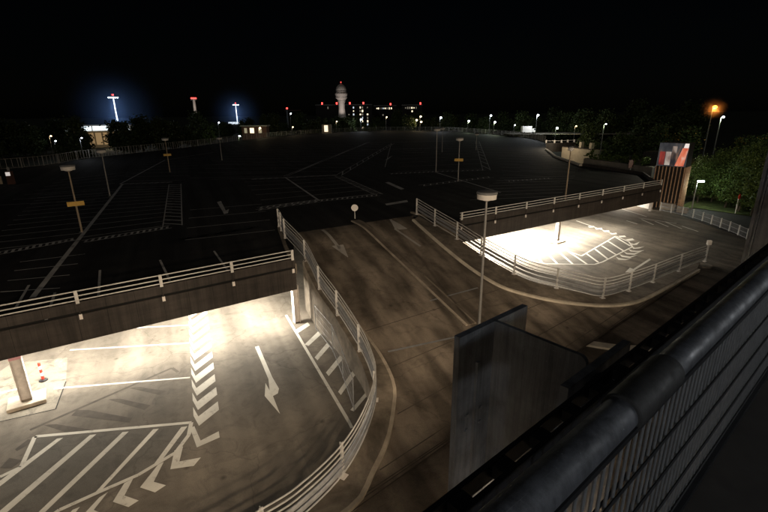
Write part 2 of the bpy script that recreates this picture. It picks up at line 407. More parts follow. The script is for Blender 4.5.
# ------------------------------------------------------------------ the parking deck
C1 = Vector((-5.55, 26.3, DK)); L0 = Vector((-47, -2.6, DK)); C2 = Vector((6.3, 36.4, DK)); RE = Vector((33.2, 53.6, DK))
far_px = [(20, 168), (90, 158), (190, 147), (260, 138), (320, 133), (385, 130.5), (450, 131), (520, 137), (545, 142)]
far_pts = [P(x, y, DK) for x, y in far_px]
edge_r = [P(547, 150, DK), P(556, 157, DK), P(582, 166, DK), P(615, 171, DK), P(642, 175, DK)]
deck_pts = [L0, Vector((-100, 58, DK))] + far_pts + edge_r + [RE, C2, Vector((2.9, 40.6, DK)), Vector((-7.2, 34.5, DK)), C1]
deck = thing('parking_deck', (0, 30, 0), 'wide dark parking deck with faded stall lines, open bright underneath', 'parking deck')
MB().prism(deck_pts, DK - .3, DK).build('deck_slab', M['deck'], deck)
def wall_line(a, b, prof, name, mat, n=2):
    pth = [a.lerp(b, i / (n - 1)) for i in range(n)]
    return MB().sweep(pth, prof).build(name, mat, deck)
# profile right-hand side of travel is outward (towards the camera) going left -> right ... lateral + = right
for a, b in ((L0, C1), (C2, RE)):
    wall_line(a, b, [(.0, -1.5), (.0, -.12), (.12, -.12), (.12, -1.5)], 'fascia', M['fascia'])
    wall_line(a, b, [(.02, -.12), (.02, .02), (.06, .02), (.06, -.12)], 'shadow_gap', M['gap'])
    wall_line(a, b, [(.0, .02), (.0, .52), (.12, .52), (.12, .02)], 'parapet', M['fascia'])
# end of the right edge and the long garden edge
MB().sweep([RE + Vector((.05, .1, 0)), edge_r[-1], edge_r[-2], edge_r[-3]], [(0, -1.5), (0, .45), (.2, .45), (.2, -1.5)]).build('fascia', M['fascia'], deck)
MB().sweep([edge_r[2], edge_r[1], edge_r[0]], [(-.45, -.6), (-.45, .3), (.1, .3), (.1, -.6)]).build('parapet', M['kerb_light'], deck)
# side of the deck along the ramp, and the slab face above the ramp's left wall
MB().sweep([C1, Vector((-6.9, 30.2, DK)), Vector((-8.6, 35.8, DK))], [(-.12, -.5), (-.12, .16), (.12, .16), (.12, -.5)]).build('ramp_opening_edge', M['wallc'], deck)
MB().sweep([Vector((2.6, 41.4, DK)), C2], [(-.12, -1.5), (-.12, .16), (.12, .16), (.12, -1.5)]).build('ramp_opening_edge', M['wallc'], deck)
# columns
def column(px, py, foot=False, mark=True, w=.42):
    p = P(px, py, 0); ax = (C1 - L0).normalized(); c = MB()
    ay = Vector((-ax.y, ax.x, 0))
    c.box(p + Vector((0, 0, 1.31)), (w, .05, 2.62), ax); c.box(p + ax * (w * .5) + Vector((0, 0, 1.31)), (.03, w, 2.62), ax); c.box(p - ax * (w * .5) + Vector((0, 0, 1.31)), (.03, w, 2.62), ax)
    o = c.build('column', M['steel'], deck)
    if foot:
        MB().box(p + Vector((0, 0, .09)), (1.5, 1.2, .18), ax).build('column_footing', M['kerb'], o, bevel=.02)
    if mark: MB().box(p + Vector((0, 0, 2.5)), (w + .04, w + .03, .22), ax).build('marker_band', M['pink'], o)
    return o
column(28, 402, True); column(297, 322, False, False, .36); column(556.5, 242, True, w=.36)
column(650, 211, False, False, .3)
# luminaires under the deck: housing with a lit tube
def under_lamp(p, power, ax):
    o = MB().box(p + Vector((0, 0, .06)), (1.6, .16, .1), ax).build('ceiling_light', M['whitep'], deck)
    MB().box(p - Vector((0, 0, .02)), (1.5, .1, .05), ax).build('tube', M['lit_tube'], o)
    lamp('AREA', p - Vector((0, 0, .08)), power, (1, .92, .78), 1.5, .12, (0, 0, math.atan2(ax.y, ax.x)))
eL = (C1 - L0).normalized(); nL = Vector((-eL.y, eL.x, 0)); eR = (RE - C2).normalized(); nR = Vector((-eR.y, eR.x, 0))
for s in (1.5, 5.2, 9, 12.8, 16.6, 20.4, 24.2):
    for k, t_ in enumerate((1.3, 4.6, 9)):
        p = C1 - eL * s + nL * t_; p.z = 2.62; under_lamp(p, (1, .75, .5)[k] * (560, 520, 430, 360, 340, 340, 340)[(1.5, 5.2, 9, 12.8, 16.6, 20.4, 24.2).index(s)], eL)
for s in (.8, 4.4, 8, 11.6, 15.5, 20, 25):
    for k, t_ in enumerate((1.0, 4.4, 9)):
        p = C2 + eR * s + nR * t_; p.z = 2.62; under_lamp(p, (1, .75, .5)[k] * (700, 850, 1150, 1350, 1150, 650, 150)[(.8, 4.4, 8, 11.6, 15.5, 20, 25).index(s)], eR)
# back and side walls of the lit level under the deck
bw = thing('basement_wall', (0, 52, 0), 'pale rear wall of the lit level beneath the deck', 'wall')
MB().sweep([C1 - eL * 45 + nL * 22 - Vector((0, 0, DK)), C1 + nL * 22 + eL * 8 - Vector((0, 0, DK)), C2 + eR * 26 + nR * 16 - Vector((0, 0, DK))], [(0, 0), (0, 3.79), (.3, 3.79), (.3, 0)]).build('wall', M['bld'], bw)

# ------------------------------------------------------------------ railings
def bar_rail(path, h, r, name, parent, mat, n=8):
    return MB().sweep([Vector((p.x, p.y, p.z + h)) for p in path], circ(r, n)).build(name, mat, parent, smooth=True)
def deck_rail(a, b, n, label, first=.12):
    t = thing('deck_railing', a, label, 'railing', 'white bar railings along the deck edges')
    d = (b - a).normalized(); nr = Vector((d.y, -d.x, 0))
    pth = [a + nr * .06, b + nr * .06]
    for h in (.60, .82, 1.06): bar_rail(pth, h, .032, 'rail', t, M['rail'])
    L = (b - a).length
    for i in range(n):
        p = a + d * (first + (L - 2 * first) * i / (n - 1)) + nr * .165
        MB().box(p + Vector((0, 0, .80)), (.15, .07, .66), d).build('post', M['rail'], t)
        MB().box(p + Vector((0, 0, .12)), (.07, .05, .72), d).build('post_stem', M['fascia'], t)
        MB().box(p + Vector((0, 0, -.22)), (.14, .06, .26), d).build('post_foot', M['steel'], t)
    return t
deck_rail(L0 + (C1 - L0) * .12, C1 - eL * .05, 13, 'white three-bar railing on the left deck edge above the chevron bay')
deck_rail(C2, RE, 9, 'white three-bar railing on the right deck edge leading to the slatted tower')
def ramp_rail(path, label, post_at, kerb=.15, lat=0):
    t = thing('ramp_railing', path[0], label, 'railing', 'curved guard railings along the ramp')
    for h in (.98, 1.22, 1.45): bar_rail(path, kerb + h, .03, 'rail', t, M['rrail'])
    bar_rail(path, kerb + .16, .03, 'rail', t, M['rrail'])
    # two guard beams with a folded profile
    for z in (.34, .64):
        prof = [(-.035, z), (.015, z + .035), (.05, z + .07), (.05, z + .14), (.015, z + .175), (-.035, z + .21), (-.045, z + .2), (0, z + .165), (.035, z + .13), (.035, z + .08), (0, z + .045), (-.045, z + .01)]
        MB().sweep([Vector((p.x, p.y, p.z + kerb)) for p in path], prof).build('guard_beam', M['guard'], t, smooth=True)
    for p in post_at:
        j = min(range(len(path)), key=lambda i: (path[i] - p).length)
        tg = (path[min(j + 1, len(path) - 1)] - path[max(j - 1, 0)]); tg.z = 0; tg.normalize(); nn = Vector((tg.y, -tg.x, 0))
        q = Vector((p.x, p.y, p.z)) + nn * .02
        pb = MB().box(q + Vector((0, 0, kerb + .75)), (.13, .035, 1.5), tg)
        pb.box(q + nn * .055 + Vector((0, 0, kerb + .75)), (.03, .08, 1.5), tg)
        po = pb.build('post', M['rrail'], t)
        MB().box(q + Vector((0, 0, kerb + .012)), (.3, .26, .025), tg).build('base_plate', M['steel'], po)
    return t
topL = [Vector((-8.6, 36.0, DK)), Vector((-8.1, 34.6, DK)), Vector((-7.35, 32.4, DK))]
pathL = smooth_path(topL + railL, 5)
ramp_rail(pathL, 'curved grey guard railing on the left side of the ramp, bending away at its foot',
          [topL[0], topL[1] , topL[2]] + [railL[i] for i in (0, 1, 2, 3, 5, 7, 9, 11)])
ramp_rail(railRp, 'curved grey guard railing on the right side of the ramp, ending by a white lamp',
          [railR[i] for i in (0, 1, 2, 3, 4, 6, 8, 9, 10, 11, 12)])
# small white ball marker at the end of the right railing
pe = railR[-1]
t = thing('marker_lamp', pe + Vector((.1, .1, 0)), 'small white box lamp on a post at the curved right railing end', 'marker lamp')
MB().tube(pe + Vector((.16, .12, .1)), pe + Vector((.16, .12, 1.6)), .03).build('post', M['rail'], t)
MB().box(pe + Vector((.16, .12, 1.82)), (.34, .28, .42)).build('lamp_head', M['whitep'], t, bevel=.04)
# guide rails at the head of the left railing (second row of short posts)
# ------------------------------------------------------------------ road markings
def poly(mb, pts, z=None, f=None, dz=.006):
    if f: q = [f(x, y) + Vector((0, 0, dz)) for x, y in pts]
    else: q = [P(x, y, z) for x, y in pts]
    mb.quad(*q)
def stripe(mb, a, b, w, z):
    d = (b - a); d.z = 0; d.normalize(); n_ = Vector((-d.y, d.x, 0)) * (w / 2)
    mb.quad(Vector((*(a - n_).xy, z)), Vector((*(b - n_).xy, z)), Vector((*(b + n_).xy, z)), Vector((*(a + n_).xy, z)))
def pstripe(mb, a, b, w, z): stripe(mb, P(*a, z), P(*b, z), w, z)
def mark(mb, name, mat): return struct(mb.build(name, mat))
Z1, Z2, Z3 = .004, .008, .012
# chevron column, left bay
ch = MB(); zc = Z2
l0, l1 = P(188.5, 318, 0), P(193.5, 416, 0); a0, a1 = P(192, 325, 0), P(199, 426, 0); r0, r1 = P(207.5, 313.5, 0), P(219, 410, 0)
dch = (l1 - l0) / 9
for i in range(-5, 10):
    f = i / 9; A_, B_, C_ = l0 + (l1 - l0) * f, a0 + (a1 - a0) * f, r0 + (r1 - r0) * f; o_ = dch * .56
    ch.quad(A_ + Vector((0, 0, zc)), B_ + Vector((0, 0, zc)), B_ - o_ + Vector((0, 0, zc)), A_ - o_ + Vector((0, 0, zc)))
    ch.quad(B_ + Vector((0, 0, zc)), C_ + Vector((0, 0, zc)), C_ - o_ + Vector((0, 0, zc)), B_ - o_ + Vector((0, 0, zc)))
z8 = lambda l: [(x / 3.2, 400 + y / 3.2) for x, y in l]
for q in ([(608, 90), (622, 84), (642, 130), (630, 152)], [(642, 130), (700, 100), (703, 120), (630, 152)],
          [(558, 162), (586, 148), (574, 197), (545, 222)], [(574, 197), (643, 184), (620, 211), (545, 222)],
          [(505, 208), (524, 198), (492, 262), (448, 280)], [(492, 262), (531, 273), (496, 296), (448, 280)],
          [(398, 266), (426, 252), (398, 306), (361, 326)], [(398, 306), (444, 322), (411, 343), (361, 326)],
          [(318, 312), (346, 294), (300, 352), (262, 372)], [(300, 352), (346, 372), (312, 396), (262, 372)],
          [(232, 352), (256, 342), (210, 400), (165, 425)], [(210, 400), (256, 425), (222, 450), (165, 425)]):
    poly(ch, z8(q), zc)
mark(ch, 'chevron_markings', M['white_paint'])
# hatched island, left bay
isl = z8([(-120, 262), (0, 246), (68, 214), (112, 117), (612, 72), (604, 112), (562, 168), (442, 240), (305, 300), (190, 352), (60, 440), (-120, 520)])
im = MB(); poly(im, isl, Z1); mark(im, 'hatched_island', M['island'])
st = MB()
for a, b in zip(isl[1:], isl[2:-1]): pstripe(st, a, b, .17, Z2 + .0005)
for q in ([(182, 124), (202, 121), (-20, 292), (-45, 292)], [(288, 112), (308, 110), (-10, 388), (-40, 388)], [(392, 103), (412, 101), (110, 392), (82, 398)],
          [(490, 94), (508, 92), (322, 292), (300, 301)], [(580, 87), (600, 84), (520, 190), (492, 206)]): poly(st, z8(q), Z2)
mark(st, 'hatch_markings', M['white_paint'])
# blacked-out older hatch, concrete pad by the column, stall lines
z6 = lambda l: [(x / 2.667, 320 + y / 2.667) for x, y in l]
od = MB()
for q in ([(205, 240), (235, 240), (352, 262), (345, 274), (190, 255)], [(288, 212), (320, 210), (402, 228), (385, 240)], [(345, 182), (372, 178), (442, 190), (425, 200)], [(115, 280), (150, 278), (262, 296), (190, 304)], [(40, 345), (75, 318), (95, 322), (45, 350)], [(0, 395), (25, 368), (60, 374), (30, 396)]): poly(od, z6(q), Z1)
pstripe(od, (30, 430), (172, 368), .16, Z1 + .001); pstripe(od, (172, 368), (178, 372), .16, Z1 + .001)
mark(od, 'blacked_out_markings', M['oldpaint'])
pad = [(x / 5.12, 340 + y / 5.12) for x, y in ((-60, 440), (0, 418), (285, 354), (338, 212), (345, 90), (60, 120), (-60, 200))]
pm = MB(); poly(pm, pad, Z1); mark(pm, 'concrete_pad', M['patch'])
pj = MB()
for a, b in zip(pad[1:3], pad[2:4]): pstripe(pj, a, b, .05, Z2)
mark(pj, 'pad_joint', M['gap'])
sl = MB()
for a, b in (((54, 388.5), (190, 377.5)), ((70, 350), (189, 343)), ((0, 393), (22, 388)), ((90, 330), (190, 325))): pstripe(sl, a, b, .12, Z2 + .001)
zh = lambda l: [(280 + x / 4.27, 300 + y / 4.27) for x, y in l]
pstripe(sl, (286, 315), (349, 422), .16, Z2); pstripe(sl, (349, 422), (352, 428), .14, Z2)
for q in ([(105, 190), (122, 196), (178, 145), (165, 132)], [(62, 130), (78, 140), (128, 108), (118, 95)], [(148, 245), (160, 258), (212, 198), (200, 184)], [(196, 310), (208, 325), (275, 245), (262, 230)], [(248, 392), (260, 406), (330, 308), (318, 290)], [(300, 470), (316, 476), (376, 405), (368, 392)]): poly(sl, zh(q), Z2)
za = lambda l: [(x / 2.667, 320 + y / 2.667) for x, y in l]
poly(sl, za([(680, 72), (690, 69), (726, 152), (716, 158)]), Z2)
poly(sl, za([(716, 158), (726, 152), (744, 183), (741, 196), (728, 203), (747, 251), (706, 203), (708, 168), (719, 188)]), Z2)
mark(sl, 'lane_markings', M['white_paint'])
# right bay: hatched peninsula, ticks, arrow
zb = lambda l: [(520 + x / 5.69, 200 + y / 5.69) for x, y in l]
rt_out = zb([(40, 292), (265, 288), (350, 318), (545, 205), (620, 238), (640, 266), (470, 352), (425, 366), (150, 363), (60, 345)])
im = MB(); poly(im, rt_out, Z1); mark(im, 'hatched_island', M['island'])
st = MB()
for a, b in zip(rt_out, rt_out[1:] + rt_out[:1]): pstripe(st, a, b, .15, Z2 + .0005)
for a, b in (((80, 292), (125, 356)), ((145, 292), (212, 362)), ((215, 290), (300, 364)), ((272, 290), (380, 364)), ((378, 305), (445, 354)), ((428, 280), (500, 336)), ((465, 260), (545, 310)), ((502, 235), (590, 290)), ((545, 212), (628, 262))): pstripe(st, zb([a])[0], zb([b])[0], .2, Z2)
mark(st, 'hatch_markings', M['white_paint'])
tk = MB()
for q in ([(545, 322), (562, 330), (600, 336), (638, 330), (600, 342), (560, 340)], [(565, 308), (585, 316), (625, 322), (670, 312), (625, 330), (580, 324)], [(590, 294), (612, 302), (650, 303), (692, 292), (650, 312), (605, 308)], [(615, 278), (640, 288), (675, 289), (710, 285), (675, 297), (630, 293)], [(632, 262), (655, 272), (710, 264), (680, 275), (645, 278)], [(628, 245), (648, 250), (682, 237), (665, 255), (640, 256)],
          [(600, 225), (640, 218), (652, 228), (618, 232)], [(560, 205), (595, 202), (605, 210), (570, 211)], [(510, 190), (548, 186), (552, 194), (522, 196)], [(470, 175), (505, 172), (512, 180), (482, 182)], [(425, 160), (465, 158), (470, 166), (435, 168)], [(385, 150), (420, 148), (428, 155), (395, 157)],
          [(598, 412), (625, 385), (645, 392), (738, 332), (745, 340), (652, 400), (650, 410)]): poly(tk, zb(q), Z2)
zz = lambda l: [(560 + x / 3.69, 180 + y / 3.69) for x, y in l]
for a, b in (((200, 98), (320, 135)), ((245, 150), (285, 162)), ((300, 145), (345, 165)), ((350, 152), (400, 172)), ((390, 155), (450, 180)), ((290, 140), (430, 160)), ((450, 170), (510, 190)), ((60, 150), (200, 200))): pstripe(tk, zz([a])[0], zz([b])[0], .16, Z2 + .001)
mark(tk, 'lane_markings', M['white_paint'])
# arrows and joints on the ramp
ra = MB()
zq = lambda l: [(270 + x / 6.4, 205 + y / 6.4) for x, y in l]
def rstrip(a, b, wa, wb, n=8):
    A_, B_ = PR(*a), PR(*b)
    for i in range(n):
        u, v = A_.lerp(B_, i / n), A_.lerp(B_, (i + 1) / n); d = Vector((-(B_ - A_).y, (B_ - A_).x, 0)).normalized()
        h0, h1 = (wa + (wb - wa) * i / n) / 2, (wa + (wb - wa) * (i + 1) / n) / 2
        ra.quad(onramp(u - d * h0, .022), onramp(v - d * h1, .022), onramp(v + d * h1, .022), onramp(u + d * h0, .022))
rstrip((322.5, 230), (340, 249), .26, .26); rstrip((337.5, 245.5), (348, 257.5), .95, .05)
zo = lambda l: [(260 + x / 3.2, 120 + y / 3.2) for x, y in l]
rstrip((420.5, 246.5), (395, 229), .24, .24); rstrip((396.5, 230), (390.5, 219.5), .22, .22, 4); rstrip((403, 229.5), (389.5, 219.5), .9, .06)
mark(ra, 'arrow_markings', M['ramp_paint'])
rj = MB()
for a, b in (((430, 301), (478, 288)), ((388, 352), (462, 336))):
    A_, B_ = PR(*a), PR(*b); stripeN = 6
    for i in range(stripeN):
        u, v = A_.lerp(B_, i / stripeN), A_.lerp(B_, (i + 1) / stripeN); d = Vector((-(v - u).y, (v - u).x, 0)).normalized() * .06
        rj.quad(onramp(u - d, .02), onramp(v - d, .02), onramp(v + d, .02), onramp(u + d, .02))
mark(rj, 'expansion_joints', M['guard'])
rj = MB()
for i in (27, 33, 39, 45, 51, 57, 63):
    a, b = Lp[i], Rp[i]
    for k in range(30):
        u, v = a.lerp(b, (k + .3) / 31), a.lerp(b, (k + 1.3) / 31); d = Vector((-(b - a).y, (b - a).x, 0)).normalized() * .022
        rj.quad(onramp(u - d, .017), onramp(v - d, .017), onramp(v + d, .017), onramp(u + d, .017))
mark(rj, 'slab_joints', M['oldpaint'])
# stall lines of the upper deck (worn)
dm = MB(); zd = DK + .005
def dline(a, b, w=.14): pstripe(dm, a, b, w, zd)
def rows(a0, a1, b0, b1, n, w=.1):
    A0, A1, B0, B1 = (P(*q, DK) for q in (a0, a1, b0, b1))
    for i in range(n):
        f = i / (n - 1); stripe(dm, A0.lerp(A1, f), B0.lerp(B1, f), w, zd + .001)
def ladder(a, b, w, n):
    A_, B_ = P(*a, DK), P(*b, DK); d = (B_ - A_); e = Vector((-d.y, d.x, 0)).normalized() * w / 2
    for s_ in (-1, 1): stripe(dm, A_ + e * s_, B_ + e * s_, .1, zd)
    for i in range(n): c = A_.lerp(B_, (i + .5) / n); sh = d / n * .35; stripe(dm, c - e - sh, c + e + sh, .18, zd + .002)
s7 = lambda x, y: (x / 2, 120 + y / 2); s3 = lambda x, y: (260 + x / 3.2, 120 + y / 3.2)
dline(s7(65, 355), s7(245, 128), .3)
rows(s7(160, 235), s7(240, 135), s7(340, 210), s7(350, 132), 13)
rows(s7(150, 240), s7(235, 138), s7(-40, 262), s7(80, 150), 13)
ladder(s7(345, 212), s7(350, 128), 1.5, 16); ladder(s7(165, 243), s7(340, 214), .8, 14); ladder(s7(-10, 268), s7(150, 238), .8, 12); ladder(s7(245, 128), s7(345, 124), .8, 8)
for a, b in (((92, 400), (110, 345)), ((197, 352), (200, 300)), ((340, 322), (320, 280)), ((455, 300), (428, 262)), ((30, 378), (58, 330))): dline(s7(*[k for k in a]) if False else (a[0] / 2, 120 + a[1] / 2), (b[0] / 2, 120 + b[1] / 2), .13)
ladder(s3(80, 180), s3(350, 70), .5, 3); ladder(s3(250, 178), s3(425, 75), .9, 12)
rows(s3(80, 180), s3(335, 76), s3(250, 178), s3(420, 78), 14)
rows(s3(-160, 190), s3(120, 78), s3(70, 184), s3(330, 76), 14)
dline(s3(80, 183), s3(190, 258), .25); ladder(s3(250, 180), s3(380, 238), 1.0, 10); ladder(s3(190, 258), s3(380, 240), .9, 12); ladder(s3(-10, 288), s3(190, 260), .6, 8)
rows(s3(80, 184), s3(190, 256), s3(245, 176), s3(370, 236), 7); rows(s3(-60, 188), s3(20, 276), s3(80, 184), s3(190, 256), 7)
ladder(s3(-30, 190), s3(245, 176), .6, 12)
ladder(s3(415, 172), s3(560, 165), .9, 10); ladder(s3(560, 165), s3(720, 160), .9, 10); ladder(s3(515, 210), s3(740, 182), .9, 12); dline(s3(565, 168), s3(770, 232), .22); dline(s3(400, 150), s3(420, 75), .13)
rows(s3(440, 165), s3(460, 80), s3(565, 160), s3(590, 75), 10); rows(s3(570, 160), s3(592, 75), s3(725, 155), s3(695, 70), 10)
ladder(s3(725, 160), s3(695, 68), 1.2, 10); dline(s3(340, 72), s3(690, 66), .3)
rows(s3(780, 190), s3(760, 110), s3(960, 200), s3(900, 110), 9); ladder(s3(790, 196), s3(930, 186), .8, 10)
for a, b in (((118, 237), (178, 232)), ((355, 236), (515, 214))): ladder(s7(355, 240), s7(515, 214), .4, 5)
for q in ([(434, 164), (442, 162), (452, 182), (446, 184)], [(446, 184), (458, 178), (456, 186), (448, 188)]): poly(dm, [s7(x, y) for x, y in q], zd + .003)
for q in ([(400, 200), (412, 198), (462, 220), (452, 223)], [(400, 268), (470, 256), (474, 262), (405, 273)], [(400, 128), (415, 118), (424, 114), (408, 127)]): poly(dm, [s3(x, y) for x, y in q], zd + .003)
rows((0, 205), (60, 180), (95, 200), (128, 172), 7); rows((190, 178), (235, 150), (285, 176), (300, 150), 10); rows((120, 181), (150, 160), (185, 180), (205, 158), 8)
rows((205, 165), (240, 143), (330, 160), (350, 141), 9); rows((400, 152), (405, 140), (520, 156), (505, 141), 8); rows((470, 200), (500, 178), (560, 196), (575, 176), 8); rows((520, 170), (520, 150), (575, 172), (550, 152), 8)
rows((0, 292), (20, 262), (60, 288), (85, 254), 4); rows((185, 240), (190, 210), (275, 230), (262, 204), 4)
ladder((258, 208), (318, 200), .7, 10); ladder((360, 150), (440, 148), .6, 10); dline((120, 184), (165, 160), .22); dline((165, 160), (215, 152), .18)
mark(dm, 'parking_markings', M['deck_paint'])

# ------------------------------------------------------------------ lamp posts, signs
def drum_lamp(base, h, rad_, label, group='drum-headed lamp posts of the car park', warm=False, sign=None, detail=True):
    t = thing('lamp_post', base, label, 'lamp post', group)
    MB().tube(base, base + Vector((0, 0, h)), .085, .055, 10).build('pole', M['polewarm'] if warm else M['pole'], t, smooth=True)
    MB().tube(base, base + Vector((0, 0, .03)), .2, .2, 12).build('base_plate', M['pole'], t)
    MB().lathe(base + Vector((0, 0, h)), [(.05, -.12), (rad_ * .5, -.04), (rad_ * .55, 0), (rad_ * .93, .01), (rad_ * .95, .27), (rad_ * .9, .272)], 24).build('diffuser', M['diff'], t, smooth=True)
    MB().lathe(base + Vector((0, 0, h + .272)), [(rad_, 0), (rad_ * 1.02, .03), (rad_ * .98, .12), (rad_ * .55, .17), (.04, .19)], 24).build('lamp_cap', M['cap'], t, smooth=True)
    if sign:
        d = Vector((base.x, base.y, 0)).normalized(); x_ = Vector((d.y, -d.x, 0))
        MB().box(base - d * .09 + Vector((0, 0, h * sign)), (1.15, .05, .36), x_).build('yellow_sign', M['yellow'], t)
    return t
drum_lamp(PR(478.5, 335) + Vector((0, 0, .1)), 7.75, .53, 'tall drum-headed lamp post standing at the foot of the ramp median')
drum_lamp(P(82, 232, DK), 5.0, .52, 'nearest left lamp post on the deck, brown pole carrying a yellow sign', warm=True, sign=.47)
drum_lamp(P(110, 196, DK), 5.0, .52, 'lamp post without a sign between the two left lamp posts that carry yellow signs')
drum_lamp(P(170, 172, DK), 5.1, .52, 'lamp post with a yellow sign farther back on the left, below the red-lit mast', warm=True, sign=.55)
drum_lamp(P(222, 160, DK), 4.2, .5, 'thin dark lamp post near the far fence left of the tower')
drum_lamp(P(436, 172, DK), 6.3, .52, 'lamp post with a plain pole, just left of the middle yellow-signed one')
drum_lamp(P(442, 152, DK), 5.2, .5, 'lamp post far back, just right of the plain-pole lamp on the worn markings')
drum_lamp(P(458, 181, DK), 5.4, .52, 'lamp post with a yellow sign on the deck, right of the control tower', sign=.53)
drum_lamp(P(476, 150, DK), 3.6, .5, 'very distant lamp post by the far tree line, behind the middle yellow sign')
b_ = P(565, 201, DK); drum_lamp(b_, 5.2, .3, 'rusty-brown lamp post just behind the right deck railing', warm=True)
# round sign at the head of the median
b_ = PR(355, 220) + Vector((0, 0, .13)); t = thing('round_sign', b_, 'small round pale sign on a short post at the head of the ramp median', 'sign')
MB().tube(b_, b_ + Vector((0, 0, 1.1)), .035).build('post', M['rail'], t)
fd = Vector((-b_.x, -b_.y, 0)).normalized()
MB().tube(b_ + Vector((0, 0, .98)) + fd * .04, b_ + Vector((0, 0, .98)) + fd * .065, .3, .3, 24).build('sign_disc', M['whitep'], t)
# red and white delineator post in the left bay
b_ = P(43.5, 380.5, Z2); t = thing('bollard', b_, 'red and white striped delineator post behind the left steel column', 'bollard')
MB().lathe(b_, [(.2, 0), (.2, .05), (.08, .09)], 14).build('base', M['black'], t, smooth=True)
for i in range(5): MB().tube(b_ + Vector((0, 0, .1 + .19 * i)), b_ + Vector((0, 0, .1 + .19 * (i + 1) - .002)), .065, .065, 14).build('band', (M['red'], M['whitep'])[i % 2], t, smooth=True)
# mesh fence panels beside the ramp wall
t = thing('mesh_fence', P(334, 352, 0), 'light wire mesh fence panels beside the ramp wall in the hatched strip', 'fence')
fb = [P(316, 330, 0), P(333, 352, 0), P(343, 378, 0), P(354, 411, 0)]
for i, (a, b) in enumerate(zip(fb, fb[1:])):
    MB().tube(a, a + Vector((0, 0, 1.75)), .025, n=8).build('post', M['guard'], t)
    pn = MB(); d = b - a; L = d.length
    pn.tube(a + Vector((0, 0, 1.68)), b + Vector((0, 0, 1.68)), .018, n=6); pn.tube(a + Vector((0, 0, .12)), b + Vector((0, 0, .12)), .018, n=6)
    for k in range(1, int(L / .14)): pn.tube(a + d * (k * .14 / L) + Vector((0, 0, .12)), a + d * (k * .14 / L) + Vector((0, 0, 1.68)), .0035, n=4, cap=False)
    for z_ in (.5, .9, 1.3): pn.tube(a + Vector((0, 0, z_)), b + Vector((0, 0, z_)), .0035, n=4, cap=False)
    pn.build('mesh_panel', M['guard'], t)
MB().tube(fb[-1], fb[-1] + Vector((0, 0, 1.75)), .025, n=8).build('post', M['guard'], t)

# ------------------------------------------------------------------ the garage the picture is taken from
def gbox(r0, r1, b0, b1, z0, z1): return MB().box(loc((r0 + r1) / 2, (b0 + b1) / 2, (z0 + z1) / 2), (b1 - b0, r1 - r0, z1 - z0), W)
gar = thing('garage_building', loc(4, 10, 0), 'open-sided garage whose dark walkway floor fills the lower right corner', 'building')
gbox(-.42, 9, -24, 60, EYE - 1.83, EYE - 1.66).build('walkway_floor', M['floor'], gar)
for z in (8.4, 5.5, 2.7): gbox(-.36, 9, -24, 60, z - .25, z).build('floor_slab', M['bld'], gar)
for z in (8.4, 5.5): gbox(-.36, -.22, -24, 60, z + .002, z + .85).build('shade_parapet', M['bld'], gar)  # unseen parapets, added to keep garage light off the near ground
gbox(8.7, 9, -24, 60, -.05, EYE - 1.83).build('rear_wall', M['bld'], gar)
gbox(3.5, 3.8, -24, 60, EYE - 1.65, EYE + 2.2).build('inner_wall', M['bld'], gar)
# H-section steel columns along the facade
def hcol(b, top, label):
    t = thing('steel_column', loc(-.86, b, 0), label, 'steel column', 'H-section steel columns of the garage facade')
    for r_ in (-1.1, -.62): gbox(r_ - .015, r_ + .015, b - .25, b + .25, 0, top if r_ < -1 else top - .0).build('flange', M['hsteel'], t)
    n = 8; pts = [(-1.088, 0), (-1.088, top)]
    pts += [(-.69 + .03 * math.sin(i * math.pi / 2 / n), top - .03 + .03 * math.cos(i * math.pi / 2 / n)) for i in range(n + 1)]
    pts += [(-.66, top - .3), (-.634, top - .33), (-.634, 0)]
    wb = MB(); k = len(pts)
    vv = [loc(r_, b + s_ * .01, z) for s_ in (-1, 1) for r_, z in pts]
    wb.add(vv, [tuple(range(k - 1, -1, -1)), tuple(range(k, 2 * k))] + [(i, (i + 1) % k, k + (i + 1) % k, k + i) for i in range(k)])
    wb.build('web', M['hsteel'], t)
    gbox(-1.087, -1.072, b - .135, b - .115, 0, top - .16).build('stiffener', M['hsteel'], t)
    for z_ in (.42, .50):
        for o_ in (-.18, -.08): MB().tube(loc(-1.088, b + o_, top - z_), loc(-1.078, b + o_, top - z_), .010, n=6).build('bolt', M['hsteel'], t)
    return t
hcol(1.57, EYE - .90, 'short H-section steel column cut off just beyond the handrail in the foreground')
hcol(6.62, EYE + 5, 'tall H-section steel column rising past the top right of the handrail')
hcol(-3.5, EYE - .90, 'steel column behind the viewer')['label'] = 'H-section steel column of the garage next to the viewer, out of the picture'
hcol(11.7, EYE - 2.2, 'H-section steel column hidden low beyond the tall one')
# walkway railing
wr = thing('walkway_railing', loc(-.39, 0, EYE - 1.66), 'dark tubular handrail above a steel grating in the foreground', 'railing')
MB().tube(loc(-.385, -1.5, EYE - .80), loc(-.385, 1.24, EYE - .80), .047, n=40).build('handrail', M['pipe'], wr, smooth=True)
MB().tube(loc(-.385, 1.30, EYE - .80), loc(-.385, 9, EYE - .80), .047, n=40).build('handrail', M['pipe'], wr, smooth=True)
sv = MB()
prof = [(.047, 1.17), (.053, 1.172), (.056, 1.176), (.056, 1.50), (.053, 1.504), (.047, 1.506)]
for (ra_, ba), (rb_, bb) in zip(prof, prof[1:]): sv.tube(loc(-.385, ba, EYE - .80), loc(-.385, bb, EYE - .80), ra_, rb_, 40, cap=False)
sv.build('coupling_sleeve', M['sleeve'], wr, smooth=True)
gr = MB(); b_ = .3
while b_ < 9:
    gr.tube(loc(-.36, b_, EYE - 1.62), loc(-.36, b_, EYE - .83), .0052, n=8, cap=False); b_ += .05
gr.build('grating_bars', M['grate'], wr, smooth=True)
